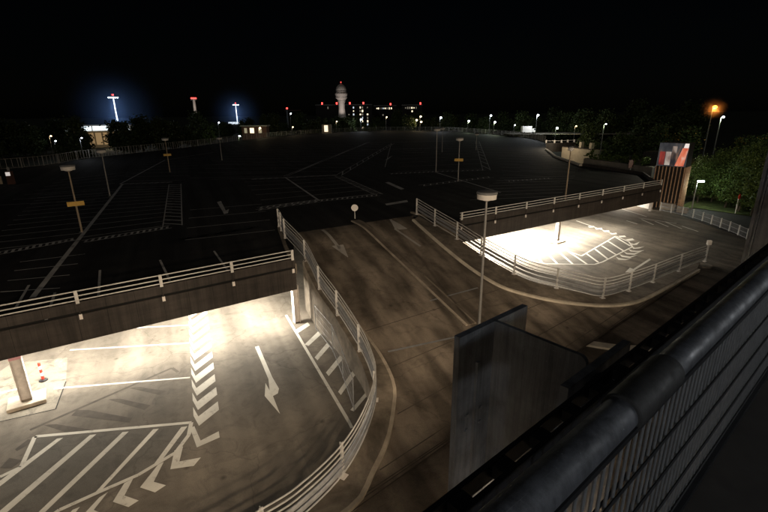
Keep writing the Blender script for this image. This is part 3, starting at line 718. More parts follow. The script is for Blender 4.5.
for z in (1.06, 1.25, 1.44, 1.60):
    for r_ in (-.369, -.351): MB().tube(loc(r_, .2, EYE - z), loc(r_, 9, EYE - z), .005, n=8).build('cross_wire', M['black'], wr, smooth=True)
gbox(-.385, -.335, .2, 9, EYE - .835, EYE - .815).build('top_bar', M['black'], wr)
gbox(-.36, -.33, .2, 9, EYE - 1.645, EYE - 1.612).build('bottom_bar', M['black'], wr)
for r_ in (-.505, -.555): gbox(r_ - .007, r_ + .007, -1, 9, EYE - .93, EYE - .875).build('flat_bar', M['black'], wr)
for i in range(56): MB().box(loc(-.53, -.9 + i * .175, EYE - .90), (.055, .036, .04), W).build('spacer_block', M['black'], wr)
for b_ in (1.5, 6.6):
    gbox(-.60, -.43, b_ - .02, b_ + .02, EYE - .95, EYE - .92).build('bracket', M['black'], wr)
    gbox(-.605, -.56, b_ - .06, b_ + .06, EYE - 1.04, EYE - .935).build('bracket', M['black'], wr)
# ceiling lamps of the garage storeys: real fittings, their light spills over the ramp between the floor slabs
WARM = (1.0, .77, .53)
n_ = 0
for z, pw in ((EYE - 1.98, 3300), (8.0, 2700), (5.1, 650)):
    for b_ in (-12, -4, 4, 12, 20, 30, 42, 54):
        p = loc(2.2, b_, z)
        o = MB().box(p, (1.3, .18, .09), W).build('ceiling_light', M['whitep'], gar)
        lamp('POINT', p - Vector((0, 0, .14)), pw * (1.35 if b_ < -8 else .75 if b_ < 0 else .8 if b_ < 8 else .65 if b_ < 16 else .2 if b_ < 40 else .9), WARM, .12) if not (b_ > 35 and z < 9) else None
for b_ in (-1.2, 7.5):  # unseen lamps added to brighten the handrail, grating and steel columns
    p = loc(3.4, b_, EYE + .2)
    MB().box(p, (.4, .16, .2), W).build('fill_wall_light', M['whitep'], gar)
    lamp('POINT', p - R * .25, 150, (.92, .96, 1.0), .12)

# ------------------------------------------------------------------ right end: slatted tower, posters, planters, road, barrier
TA, TB = P(653, 207.5, 0), P(677.5, 210.5, 0)
td = (TB - TA).normalized(); tn = Vector((td.y, -td.x, 0))
if tn.y > 0: tn = -tn
tb = -tn
tw = thing('slatted_tower', TA, 'brown slat-clad stair tower at the right end of the deck with lit posters on top', 'tower')
TH = 8.9; TL_ = (TB - TA).length
TA0 = TA - td * .5; TL2 = TL_ + .5
MB().box(TA0 + td * (TL2 / 2) + tb * 1.35 + Vector((0, 0, TH / 2)), (TL2, 2.5, TH), td).build('core', M['slatback'], tw)
sb = MB()
for i in range(int(TL2 / .43) + 1): sb.box(TA0 + td * (i * .43) + tn * .0 + Vector((0, 0, 2.95)), (.1, .12, 5.7), td)
for i in range(6): sb.box(TB + tb * (.15 + i * .43) + td * .06 + Vector((0, 0, 2.95)), (.12, .1, 5.7), td)
sb.build('slat_cladding', M['slat'], tw)
def face(u0, u1, z0, z1, name, mat, off=.12, parent=tw):
    return MB().box(TA0 + td * ((u0 + u1) / 2) + tn * off + Vector((0, 0, (z0 + z1) / 2)), (u1 - u0, .06, z1 - z0), td).build(name, mat, parent)
fw_ = TL2
def poster_mat(name, stops, strength, scale, seed, dist):
    m_, t, b = new_mat(name); co = coords(t, (1, 1, .55)); nz = t.nodes.new('ShaderNodeTexNoise'); nz.noise_dimensions = '4D'; nz.inputs['W'].default_value = seed
    nz.inputs['Scale'].default_value = scale; nz.inputs['Detail'].default_value = 2.5; nz.inputs['Distortion'].default_value = dist; t.links.new(co, nz.inputs['Vector'])
    c = ramp(t, nz.outputs['Fac'], stops); t.links.new(c, b.inputs['Base Color']); t.links.new(c, b.inputs['Emission Color']); b.inputs['Emission Strength'].default_value = strength; return m_
po_dk = poster_mat('dim_display', [(.35, (.04, .045, .06)), (.55, (.10, .11, .13)), (.66, (.32, .20, .15))], .25, .9, 3, .8)
po_red = poster_mat('backlit_red_poster', [(.36, (.10, .02, .02)), (.5, (.42, .06, .05)), (.7, (.6, .25, .2))], .4, .8, 7, .5)
po_wh = poster_mat('backlit_pale_poster', [(.34, (.30, .22, .2)), (.48, (.6, .54, .5)), (.7, (.8, .74, .7))], .45, .8, 11, .5)
po_fig = poster_mat('dark_figure_poster', [(.4, (.03, .03, .04)), (.52, (.12, .09, .08)), (.6, (.5, .42, .38))], .35, 1.0, 15, .6)
po_or = poster_mat('backlit_orange_poster', [(.36, (.07, .03, .03)), (.44, (.7, .12, .07)), (.58, (.92, .26, .15)), (.7, (.95, .75, .65))], .5, .75, 22, 1.2)
face(.05, fw_ * .99, 5.85, 8.9, 'poster_backing', po_dk, .10)
face(.25, fw_ * .25, 6.0, 7.75, 'poster', po_red, .15); face(fw_ * .275, fw_ * .45, 6.0, 7.75, 'poster', po_wh, .15)
face(fw_ * .47, fw_ * .62, 6.0, 8.5, 'poster', po_fig, .15)
MB().add([TA0 + td * (fw_ * u) + tn * o_ + Vector((0, 0, z)) for o_ in (.12, .18) for u, z in ((.63, 5.95), (.92, 5.95), (.985, 8.3), (.80, 8.3))], [(3, 2, 1, 0), (4, 5, 6, 7), (0, 1, 5, 4), (1, 2, 6, 5), (2, 3, 7, 6), (3, 0, 4, 7)]).build('poster', po_or, tw)
MB().add([TA0 + td * (fw_ * u) + tn * o_ + Vector((0, 0, z)) for o_ in (.12, .185) for u, z in ((.83, 8.32), (.985, 8.32), (.985, 8.88), (.86, 8.88))], [(3, 2, 1, 0), (4, 5, 6, 7), (0, 1, 5, 4), (1, 2, 6, 5), (2, 3, 7, 6), (3, 0, 4, 7)]).build('poster', emit('backlit_white_corner', (1, .9, .85), .75), tw)
# entrance wall below the deck
ew = thing('entrance_wall', P(628, 201, 0), 'white entrance wall with a red poster beneath the right deck edge', 'wall')
e1, e2 = P(622, 202, 0), P(649, 209, 0); ed = (e2 - e1).normalized(); en = Vector((ed.y, -ed.x, 0))
MB().box((e1 + e2) / 2 + Vector((0, 0, 1.28)), ((e2 - e1).length, .2, 2.56), ed).build('wall', M['whitep'], ew)
MB().box(e1.lerp(e2, .66) + en * .13 + Vector((0, 0, 1.45)), (1.0, .05, 1.7), ed).build('poster', M['red'], ew)
MB().box(e1.lerp(e2, .66) + en * .165 + Vector((0, 0, 1.2)), (.7, .02, .5), ed).build('poster_band', M['whitep'], ew)
pe_ = e1.lerp(e2, .5) + en * 2.2; lamp('AREA', Vector((pe_.x, pe_.y, 2.55)), 420, (1, .9, .75), 1.2, .2)  # area lamp without a fitting, added to brighten the entrance wall
# planters with shrubs along the garden edge, red panel, bin, door
def leaf_cloud(mb, c, rx, rz, n, size, squash=1.0, clumps=9, rnd=random):
    cl = []
    for _ in range(clumps):
        a = rnd.uniform(0, 2 * math.pi); q = rnd.uniform(.15, 1) ** .6; zc_ = rnd.uniform(-.9, 1)
        k = math.sqrt(max(0, 1 - zc_ * zc_ * .8)); cl.append((c[0] + math.cos(a) * rx * q * k * .8, c[1] + math.sin(a) * rx * q * k * .8, c[2] + zc_ * rz * .8, rnd.uniform(.28, .48)))
    for _ in range(n):
        x, y, z, s_ = rnd.choice(cl); p = Vector((x + rnd.gauss(0, rx * s_ * .5), y + rnd.gauss(0, rx * s_ * .5), z + rnd.gauss(0, rz * s_ * .45)))
        u = Vector((rnd.gauss(0, 1), rnd.gauss(0, 1), rnd.gauss(0, .6))).normalized(); v = u.cross(Vector((rnd.gauss(0, 1), rnd.gauss(0, 1), rnd.gauss(0, 1)))).normalized()
        a_, b_ = size * rnd.uniform(.6, 1.3), size * rnd.uniform(.35, .7)
        mb.quad(p - u * a_, p - v * b_, p + u * a_, p + v * b_)
pl0, pl1 = P(580, 163, DK), P(648, 173, DK)
pd = (pl1 - pl0); pl0 = pl0 + Vector((1.2, .5, 0)); pl1 = pl1 + Vector((1.2, .5, 0))
pt = thing('planter', pl0, 'long low grey planter along the garden side of the deck', 'planter')
MB().box(pl0.lerp(pl1, .5) + Vector((0, 0, -1.65)), (pd.length, .9, 4.9), pd.normalized()).build('trough', M['bld'], pt)
MB().box(pl0.lerp(pl1, .5) + Vector((0, 0, .82)), (pd.length - .1, .7, .05), pd.normalized()).build('soil', M['field'], pt)
shrub_words = ['leafmost shrub at the far end of the planter', 'shrub second from the far end of the planter', 'dark shrub behind the pale bench end of the planter', 'low shrub left of the red panel on the planter', 'shrub touching the red panel in the planter', 'shrub right of the red panel in the planter', 'shrub nearest the blue bin in the planter']
for i, wd_ in enumerate(shrub_words):
    c = pl0.lerp(pl1, .06 + .135 * i); rnd = random.Random(i); mb = MB(); hh = rnd.uniform(.7, 1.3)
    leaf_cloud(mb, (c.x, c.y, c.z + .85 + hh * .6), .8, hh * .7, 420, .14, rnd=rnd)
    tag(mb.build('shrub', M['leaf']), wd_.replace('leafmost', 'small green'), 'shrub', 'shrubs in the deck planter')
c = P(624, 171, DK) + Vector((.6, -.6, 0))
t = thing('red_panel', c, 'red notice panel standing in front of the planter shrubs', 'sign')
MB().box(c + Vector((0, 0, 1.15)), (1.5, .06, 1.2), (.8, .6, 0)).build('panel', M['brick'], t); MB().tube(c, c + Vector((0, 0, .56)), .05).build('post', M['pole'], t)
c = P(654, 176, DK) + Vector((1.2, 1.2, 0)); 
t = thing('waste_bin', c, 'blue wheeled bin beside the slatted tower', 'bin')
MB().box(c + Vector((0, 0, .62)), (.9, .75, 1.1), (.8, .6, 0)).build('body', M['blue'], t, bevel=.04); MB().box(c + Vector((0, 0, 1.22)), (.98, .82, .08), (.8, .6, 0)).build('lid', M['blue'], t, bevel=.02)
MB().tube(c + Vector((-.3, -.3, .0)), c + Vector((-.3, -.2, .0)), .1).build('wheel', M['black'], t)
c = P(648, 174, DK) + Vector((2.6, 3.2, 0))
t = thing('stair_house', c, 'dark stair house with a pale door and a lamp above it beside the posters', 'building')
MB().box(c + Vector((.8, 1.2, 1.4 - 2)), (3.6, 2.4, 7.0), (.8, .6, 0)).build('wall', M['slatback'], t)
dd = Vector((.8, .6, 0)); dn = Vector((.6, -.8, 0))
MB().box(c + dd * -.35 + dn * .62 + Vector((.1, .1, 1.1)), (.9, .06, 2.1), dd).build('door', M['whitep'], t)
MB().box(c + dd * 0 + dn * .70 + Vector((.1, .1, 2.6)), (.5, .12, .2), dd).build('wall_lamp', M['lit_warm'], t)
lamp('POINT', c + dn * 1.5 + Vector((0, 0, 2.6)), 700, (1, .9, .7), .1)
# sunken helix beyond the deck: cream wall, curved dark parapet with posts
hp = [P(546, 147, DK), P(556, 146.5, DK), P(568, 146, DK), P(580, 145.5, DK), P(594, 144.5, DK)]
hp[0] = hp[0] + Vector((.6, 2, 0))
hx = thing('helix_parapet', hp[0], 'curved dark parapet of the far spiral ramp with a row of small posts', 'parapet')
hps = smooth_path(hp)
MB().sweep(hps, [(-.15, -1.4), (-.15, 1.0), (.15, 1.0), (.15, -1.4)]).build('wall', M['fascia'], hx)
for p in resample(hps, 9): MB().box(p + Vector((0, 0, 1.3)), (.35, .3, .8)).build('post', M['steel'], hx)
bar_rail(hps, 1.5, .05, 'rail', hx, M['steel'])
cw0, cw1 = P(561, 159, 1.0), P(590, 163, 1.0)
cr = thing('cream_building', cw0, 'low cream rendered building with two short chimneys below the far parapet', 'building')
cd = (cw1 - cw0).normalized(); cn = Vector((-cd.y, cd.x, 0))
MB().box(cw0.lerp(cw1, .5) + cn * 2 + Vector((0, 0, .9)), ((cw1 - cw0).length, 4, 4.6), cd).build('wall', M['cream'], cr)
MB().box(cw0.lerp(cw1, .5) + cn * 2 + Vector((0, 0, 3.26)), ((cw1 - cw0).length + .3, 4.3, .12), cd).build('roof', M['fascia'], cr)
for f in (.55, .88): MB().box(cw0.lerp(cw1, f) + cn * 1.0 + Vector((0, 0, 4.0)), (.8, .8, 1.4), cd).build('chimney', M['cream'], cr)
lamp('POINT', cw0.lerp(cw1, .25) - cn * 5 + Vector((0, 0, 6)), 1500, (1, .84, .6), .3)
# verge, road, barrier, lamp, sign on the right
sheet([P(668, 205, 0), P(700, 204.5, 0), P(768, 214, 0), (70, 45, 0), (64, 40, 0), P(768, 222, 0), P(700, 209, 0), P(668, 208.5, 0)][0:4] + [P(768, 218, 0), P(700, 208, 0), P(672, 207, 0)], .02, 'verge', M['grass'])
sheet([(43, 63.5), (52, 72), (110, 60), (90, 20), (60, 38), (50.2, 52)], .012, 'grass_bank', M['grass'])
rd = [P(672, 208, .0), P(700, 209.5, 0), P(768, 219, 0), (58, 36), (50, 28), P(750, 240, 0), P(690, 219, 0), P(672, 212, 0)]
sheet(rd, .03, 'service_road', M['road'])
br = thing('barrier_fence', P(700, 222, 0), 'low steel barrier fence between the lower yard and the road', 'fence')
bp = [P(660, 210.5, 0), P(690, 217.5, 0), P(715, 226, 0), P(735, 234, 0), P(752, 241, 0)] + [Vector((40, 40, 0))]
bps = resample(smooth_path(bp), 26)
for h in (.12, .62, 1.08): bar_rail(bps, h, .035, 'rail', br, M['guard'])
for p in bps[::2]: MB().box(p + Vector((0, 0, .58)), (.1, .1, 1.16)).build('post', M['rail'], br)
ib = MB()
for p in resample(bps, 150): ib.tube(p + Vector((0, 0, .12)), p + Vector((0, 0, 1.08)), .012, n=4, cap=False)
ib.build('infill_bars', M['guard'], br)
bs_ = P(690, 212, 0)
t = thing('storage_bench', P(668, 209, 0), 'pale low concrete blocks beside the slatted tower foot', 'block')
MB().box(P(668, 209.5, 0) + Vector((0, 0, .45)), (1.6, .8, .9), td).build('block', M['kerb'], t); MB().box(P(682, 212.5, 0) + Vector((0, 0, .35)), (1.2, .8, .7), td).build('block', M['kerb'], t)
def street_lamp(base, h, label, head=M['lit_white'], power=60, color=(.85, 1, .85), arm=.9, dirv=Vector((1, 0, 0)), hs=(.75, .3, .16), group='lit street lamps beyond the deck', bulb=False):
    t = thing('street_lamp', base, label, 'street lamp', group)
    MB().tube(base, base + Vector((0, 0, h)), .09 * max(1, h / 8), .06 * max(1, h / 8), 8).build('pole', M['cap'] if bulb else M['pole'], t)
    e = base + Vector((0, 0, h)) + dirv * arm
    MB().tube(base + Vector((0, 0, h - .1)), e, .045, n=6).build('arm', M['cap'] if bulb else M['pole'], t)
    if bulb:
        r_ = hs[0] * .5; n_p = 9
        MB().lathe(e, [(max(.01, r_ * math.sin(math.pi * i / n_p)), -r_ * .8 * math.cos(math.pi * i / n_p)) for i in range(n_p + 1)], 14).build('lamp_head', head, t, smooth=True)
    else: MB().box(e + Vector((0, 0, .02)), hs, dirv).build('lamp_head', head, t)
    if power: lamp('POINT', e - Vector((0, 0, .5)), power, color, .3)
    return t
street_lamp(P(691.5, 210, 0), 3.9, 'white street lamp leaning by the slatted tower, lighting the trees behind', power=330, color=(.86, 1, .84), arm=.5, hs=(.7, .4, .2))
b_ = P(735, 213.5, 0); t = thing('road_sign', b_, 'pale road sign with a red disc standing on the grass verge', 'sign')
MB().tube(b_, b_ + Vector((0, 0, 2.5)), .05).build('post', M['whitep'], t)
MB().box(b_ + Vector((.0, -.1, 1.1)), (.5, .04, 1.1), (.8, .6, 0)).build('plate', M['whitep'], t); MB().tube(b_ + Vector((0, -.08, 2.25)), b_ + Vector((.04, -.14, 2.25)), .34, n=18).build('sign_disc', M['red'], t)

# ------------------------------------------------------------------ trees
def tree_proto(kind, h, w, seed, leaves, size, mat):
    rnd = random.Random(seed); t = thing('tree', (0, 0, 0), '', 'tree')
    tr = MB(); pts = [Vector((0, 0, 0))]
    for i in range(1, 6): pts.append(Vector((rnd.uniform(-.15, .15) * i, rnd.uniform(-.15, .15) * i, h * .13 * i)))
    for i, (a, b) in enumerate(zip(pts, pts[1:])): tr.tube(a, b, h * .022 * (1 - i * .16), h * .022 * (1 - (i + 1) * .16), 8, cap=False)
    for i in range(9):
        a = pts[2 + i % 4]; an = rnd.uniform(0, 6.28); L = w * rnd.uniform(.4, .8)
        tr.tube(a, a + Vector((math.cos(an) * L, math.sin(an) * L, h * rnd.uniform(.1, .3))), h * .008, h * .002, 6, cap=False)
    tr.build('trunk', M['bark'], t)
    cr_ = MB()
    leaf_cloud(cr_, (0, 0, h * .60), w, h * .42, leaves, size, clumps=22, rnd=rnd)
    leaf_cloud(cr_, (rnd.uniform(-.3, .3) * w, rnd.uniform(-.3, .3) * w, h * .42), w * .9, h * .26, leaves // 3, size, clumps=9, rnd=rnd)
    cr_.build('crown', mat, t)
    return t
protos = [tree_proto('near', 10, 3.4, 1, 9000, .2, M['leaf']), tree_proto('near', 11, 3.9, 2, 9500, .2, M['leaf']), tree_proto('near', 9, 3.2, 3, 8000, .19, M['leaf']),
          tree_proto('far', 12, 4.6, 4, 2600, .5, M['leafdark']), tree_proto('far', 14, 5.0, 5, 2800, .52, M['leafdark']), tree_proto('far', 11, 5.4, 6, 2600, .52, M['leafdark'])]
used = [False] * 6
def put_tree(i, p, s, label, group, rz=None):
    if not used[i]: o = protos[i]; used[i] = True
    else: o = copy_tree(protos[i])
    o.location = p; o.scale = (s, s, s * random.uniform(.9, 1.1)); o.rotation_euler = (0, 0, random.uniform(0, 6.28) if rz is None else rz)
    o['label'] = label; o['group'] = group; return o
lab_r = 'green broadleaf tree in the lamplit row behind the right-hand road'
for i, (px, dist, s, k) in enumerate(((690, 82, .45, 0), (704, 80, .52, 1), (718, 82, .6, 2), (733, 78, .62, 0), (748, 76, .64, 1), (762, 74, .68, 0), (780, 72, .8, 2), (696, 90, .5, 2), (711, 89, .5, 0), (726, 88, .6, 1), (741, 88, .7, 2), (756, 88, .72, 1), (772, 84, .8, 0))):
    d = ray(px, 170); d.z = 0; d.normalize(); put_tree(k, d * dist, s, lab_r, 'lit trees behind the right-hand road')
lab_f = 'dark tree in the tree belt beyond the far edge of the deck'
rnd = random.Random(5)
n_ = 0
for px in range(-40, 700, 9):
    base = 175 if px < 60 else 128 + (min(px, 380) - 60) * .5 if px < 400 else 270 - (px - 400) * .6 if px < 545 else 195
    if 322 < px < 332 or 70 < px < 122 and rnd.random() < .8: continue
    dist = base * rnd.uniform(.98, 1.25); d = ray(px + rnd.uniform(-4, 4), 120); d.z = 0; d.normalize()
    hmax = (5 if px > 60 else 9) + dist * .012
    put_tree(3 + n_ % 3, d * dist - Vector((0, 0, .1)), rnd.uniform(.7, 1.0) * (1.0 if px < 560 else 1.15), lab_f, 'dark trees beyond the far edge of the deck'); n_ += 1
for px in (335, 340, 345, 350):
    d = ray(px, 130); d.z = 0; d.normalize(); put_tree(3 + n_ % 3, d * rnd.uniform(262, 272), .85, lab_f, 'dark trees beyond the far edge of the deck'); n_ += 1
for px in list(range(592, 700, 11)) + [748, 762, 778]:
    d = ray(px, 130); d.z = 0; d.normalize(); put_tree(3 + n_ % 3, d * rnd.uniform(125, 150), rnd.uniform(.48, .66), lab_f, 'dark trees beyond the far edge of the deck'); n_ += 1

# ------------------------------------------------------------------ perimeter fence of the deck
pf = thing('perimeter_fence', far_pts[0], 'pale mesh fence following the far edge of the deck below the trees', 'fence')
fp = smooth_path([Vector((-95, 58, DK))] + far_pts, 8)
tot = sum((b - a).length for a, b in zip(fp, fp[1:]))
fpr = resample(fp, 95)
for p in fpr: MB().box(p + Vector((0, 0, .95)), (.12, .12, 1.9)).build('post', M['fence'], pf)
fm = MB(); fdn = resample(fp, 420)
for p in fdn: fm.tube(p + Vector((0, 0, .1)), p + Vector((0, 0, 1.8)), .05, n=4, cap=False)
for h in (.15, 1.8): fm.sweep([p + Vector((0, 0, h)) for p in fpr], [(-.02, -.03), (-.02, .03), (.02, .03), (.02, -.03)])
fm.build('mesh_panel', M['fence'], pf)
# pale low wall and barrier cabinet at the far left of the deck
c = P(12, 184, DK); t = thing('barrier_cabinet', c, 'red and white barrier cabinet at the far left edge of the deck', 'cabinet')
MB().box(c + Vector((0, 0, .9)), (.9, .7, 1.8), (.8, .6, 0)).build('body', M['brick'], t, bevel=.04)
MB().box(c + Vector((.1, -.4, 1.45)), (.5, .06, .5), (.8, .6, 0)).build('sign_plate', emit('lit_sign_plate', (1, .9, .85), .5), t)
MB().box(c + Vector((0, 0, 2.1)), (.3, .3, .5), (.8, .6, 0)).build('lamp_housing', M['cap'], t)
c2 = P(0, 184, DK) ; t = tag(MB().box(c2 + Vector((-1.0, -.6, .55)), (3.0, .35, 1.1), (.85, .5, 0)).build('low_wall', M['cream']), 'pale yellow low wall left of the barrier cabinet', 'wall')
lamp('POINT', c2 + Vector((-.6, -3.0, 1.6)), 8, (1, .85, .5), .1)

# ------------------------------------------------------------------ far background
def mast(px, ytop, dist, label, head, r=.35, cat='mast'):
    d = ray(px, 113); d.z = 0; d.normalize(); base = d * dist; top = AT(px, ytop, dist).z
    t = thing('floodlight_mast' if head == 'flood' else 'obstruction_mast', base, label, cat)
    x_ = Vector((d.y, -d.x, 0))
    po = MB().tube(base, base + Vector((0, 0, top)), r * 1.4, r, 10).build('pole', M['tower'], t)
    if head == 'flood':
        MB().box(base + Vector((0, 0, top)), (4.4, .5, .3), x_).build('light_bar', M['cap'], t)
        for k in range(-2, 3):
            MB().box(base - d * .6 + x_ * (k * .9) + Vector((0, 0, top - .25)), (.6, .3, .45), x_).build('floodlight', M['lit_white'], t)
        MB().box(base + Vector((0, 0, top + 1.0)), (.6, .6, .6)).build('obstruction_light', M['lit_red'], t)
        for k in range(6): lamp('POINT', base - d * 2.2 + Vector((0, 0, top - 1.5 - k * 2.2)), 700, (.75, .88, 1), .4)
    else:
        MB().tube(base + Vector((0, 0, top - .6)), base + Vector((0, 0, top)), r * 2.3, r * 2.3, 12).build('platform', M['tower'], t)
        for k in range(4): MB().box(base + x_ * ((k - 1.5) * .8) - d * .8 + Vector((0, 0, top + .45)), (.6, .6, .7)).build('obstruction_light', M['lit_red'], t)
        for q in (4, 10, 16): lamp('POINT', base - d * 5 + Vector((0, 0, top - q)), 420, (1, .85, .75), .5)  # lamps without fittings, added in front of the pole to brighten it
    return t
mast(116, 97, 260, 'tall floodlight mast shining white above the lit hall roof on the left', 'flood', .3)
mast(236.5, 104.5, 380, 'floodlight mast shining white between the red-lit mast and the control tower', 'flood', .3)
mast(195.5, 99, 300, 'grey mast topped with a cluster of red lamps', 'red', .75)
# control tower
d = ray(342, 113); d.z = 0; d.normalize(); D_ = 290.0; base = d * D_; k = D_ / 448 * 1.02
def tz(y): return AT(342, y, D_).z
t = thing('control_tower', base, 'pale airport control tower with a round dome and red lamp above the trees', 'control tower')
MB().lathe(base, [(2.5, 0), (2.4, tz(118)), (1.85, tz(108)), (1.9, tz(102.5)), (2.3, tz(102.2)), (2.35, tz(101)), (2.0, tz(100.8)), (3.0, tz(98.6)), (3.5, tz(98))], 28).build('shaft', M['tower'], t, smooth=True)
MB().lathe(base + Vector((0, 0, tz(98))), [(3.5, 0), (3.6, .3), (3.3, .35), (3.75, tz(94.3) - tz(98)), (3.85, tz(93.6) - tz(98)), (2.8, tz(93.2) - tz(98))], 28).build('cab', M['tower'], t, smooth=True)
MB().lathe(base + Vector((0, 0, tz(93.2))), [(3.0, 0), (3.25, .5), (3.25, tz(90) - tz(93.2)), (2.75, tz(87) - tz(93.2)), (1.8, tz(85) - tz(93.2)), (.3, tz(83.6) - tz(93.2))], 28).build('dome', M['tower'], t, smooth=True)
MB().lathe(base + Vector((0, 0, tz(91.6))), [(3.27, 0), (3.28, .3), (3.27, .5)], 28).build('window_band', M['slatback'], t)
MB().tube(base + Vector((0, 0, tz(83.4))), base + Vector((0, 0, tz(81.2))), .14).build('antenna', M['tower'], t)
MB().box(base + Vector((0, 0, tz(82.2))), (.7, .7, .7)).build('obstruction_light', emit('dim_red_lamp', (1, .1, .08), 1.0), t)
sl_ = lamp('SPOT', base - d * 15 + Vector((0, 0, 12)), 6000, (1, .88, .8), .5)
sl_.rotation_euler = (base - d * 15 + Vector((0, 0, 12)) - (base + Vector((0, 0, 24)))).to_track_quat('Z', 'Y').to_euler(); sl_.data.spot_size = rad(75); sl_.data.spot_blend = .4
# airport blocks with lit windows and red roof lamps
def block(px0, px1, ytop, dist, label, lights, cols, seed, rowy=None):
    rnd = random.Random(seed); dm_ = ray((px0 + px1) / 2, 113); dm_.z = 0; dm_.normalize(); x_ = Vector((dm_.y, -dm_.x, 0))
    a = AT(px0, 113, dist); b = AT(px1, 113, dist); c = (a + b) / 2; c.z = 0; Wd = (Vector(b.xy) - Vector(a.xy)).length; top = AT((px0 + px1) / 2, ytop, dist).z
    t = thing('terminal_block', c, label, 'building', 'airport buildings on the horizon')
    MB().box(c + dm_ * 8 + Vector((0, 0, top / 2)), (Wd, 16, top), x_).build('wall', M['farwall'], t)
    MB().box(c + dm_ * 8 + Vector((0, 0, top + .3)), (Wd + .6, 16.6, .6), x_).build('roof', M['cap'], t)
    sc_ = Wd / (px1 - px0); n = 0
    for cx, wpx, rows_, dens in cols:
        u = (cx - (px0 + px1) / 2) * sc_
        for r_ in range(rows_):
            for q in range(max(1, int(wpx * sc_ / 1.5))):
                if rnd.random() > dens or n > 90: continue
                n += 1; mt_ = rnd.choice([M['win_warm'], M['win_warm'], M['win_dim'], M['win_cool'], M['win_dim']])
                MB().box(c - dm_ * .05 + x_ * (u + (q + .5) * 1.5 - wpx * sc_ / 2) + Vector((0, 0, top - 1.6 - r_ * 2.3)), (rnd.uniform(.5, 1.1), .12, rnd.uniform(.7, 1.5)), x_).build('window', mt_, t)
    for lx in lights:
        MB().box(c + x_ * ((lx - (px0 + px1) / 2) * sc_) + Vector((0, 0, top + 1.3)), (1.0, .9, 1.3), x_).build('obstruction_light', M['lit_red'], t)
    return t
block(316, 372, 105.2, 330, 'long dark airport block behind the tower with two bright columns of windows', [322.5, 337, 350, 363.5], [(328, 2.0, 7, .45), (354, 3.2, 7, .95), (361.5, 4.6, 7, .95), (368, 3.2, 6, .85), (348.5, 1.5, 4, .4)], 3)
block(374, 396, 106, 345, 'middle airport block with a lit strip of windows under its roof', [390.6], [(385, 18, 1, .8), (384, 4, 4, .5), (379, 3, 3, .3)], 7)
block(402, 422, 105.4, 335, 'right-hand airport block with a bright strip below its roof edge', [420.3], [(411.5, 14, 1, .8), (412, 6, 2, .5)], 9)
# red beacons of the far crane
c = AT(287, 109, 420); t = thing('crane', (c.x, c.y, 0), 'distant dark crane with one red beacon left of the control tower', 'crane')
MB().box((c.x, c.y, c.z / 2), (1.2, 1.2, c.z)).build('mast', M['cap'], t); MB().box((c.x + 5, c.y, c.z - 1.2), (14, .9, .9)).build('jib', M['brick'], t); MB().box((c.x, c.y, c.z + .6), (1.3, 1.3, 1.3)).build('beacon', M['lit_red'], t)
# lit hall on the left
d = ray(95, 118); d.z = 0; d.normalize(); x_ = Vector((d.y, -d.x, 0)); DH = 235; sc_ = DH / 448 * 1.0
c = d * DH; zt = AT(95, 125.5, DH).z; zm = AT(95, 131.5, DH).z
x_ = (x_ + d * .06).normalized()
t = thing('sports_hall', c, 'lit hall on the left with a bright white roof band over warm glazing', 'building')
Wd = 48 * sc_ * 1.05
MB().box(c + d * 10 + Vector((0, 0, zm / 2)), (Wd * .8, 18, zm), x_).build('wall', M['cream'], t)
MB().box(c + d * 10 + Vector((0, 0, (zt + zm) / 2)), (Wd, 20, zt - zm), x_).build('roof', M['whitep'], t)
for k in range(2): MB().box(c - d * .1 + x_ * ((-.27, .2)[k] * Wd) + Vector((0, 0, (zt + zm) / 2 + .1)), ((.38, .52)[k] * Wd, .1, zt - zm - .7), x_).build('light_band', M['hall_band'], t)
for k in range(7): MB().box(c + d * .9 + x_ * ((k - 3) * Wd * .108) + Vector((0, 0, zm * .55)), (Wd * .085, .1, zm * .75), x_).build('glazing', M['hall_wall'], t)
lamp('POINT', c - d * 12 + x_ * 3 + Vector((0, 0, 4)), 900, (1, .8, .5), .5)
c = AT(143, 127.5, 250); t = thing('lit_stand', (c.x, c.y, 0), 'small white-lit stand roof right of the hall', 'building')
MB().box((c.x, c.y, c.z - .1), (5, 3, 1.6), x_).build('roof', M['hall_band'], t); MB().box((c.x, c.y + 1, c.z / 2 - .9), (5, 2, c.z - 1.9), x_).build('wall', M['farwall'], t)
c = AT(236, 123, 360); t = thing('lit_stand', (c.x, c.y, 0), 'long low white-lit stand under the second floodlight mast', 'building')
for k in range(5): MB().box((c.x + (k - 2) * 2.2, c.y, c.z), (1.7, 2, 1.6)).build('light_band', M['win_cool'], t)
MB().box((c.x, c.y + 2.2, c.z / 2 - .6), (14, 2, c.z - .2)).build('wall', M['farwall'], t)
# low house with lit windows
c = AT(254, 131, 215); t = thing('low_house', (c.x, c.y, 0), 'low dark red house with two lit windows beyond the far fence', 'house')
MB().box((c.x, c.y + 3, c.z / 2 + 1), (11, 5, c.z + 2)).build('wall', M['brick'], t); MB().box((c.x, c.y + 3, c.z + 2.2), (12, 6, .5)).build('roof', M['cap'], t)
for dx, mt_, w_ in ((-1.0, M['win_warm'], 1.8), (2.6, M['win_dim'], 1.4), (-3.8, M['win_dim'], 1.2)): MB().box((c.x + dx, c.y + .42, c.z + .2), (w_, .1, 2.2)).build('window', mt_, t)
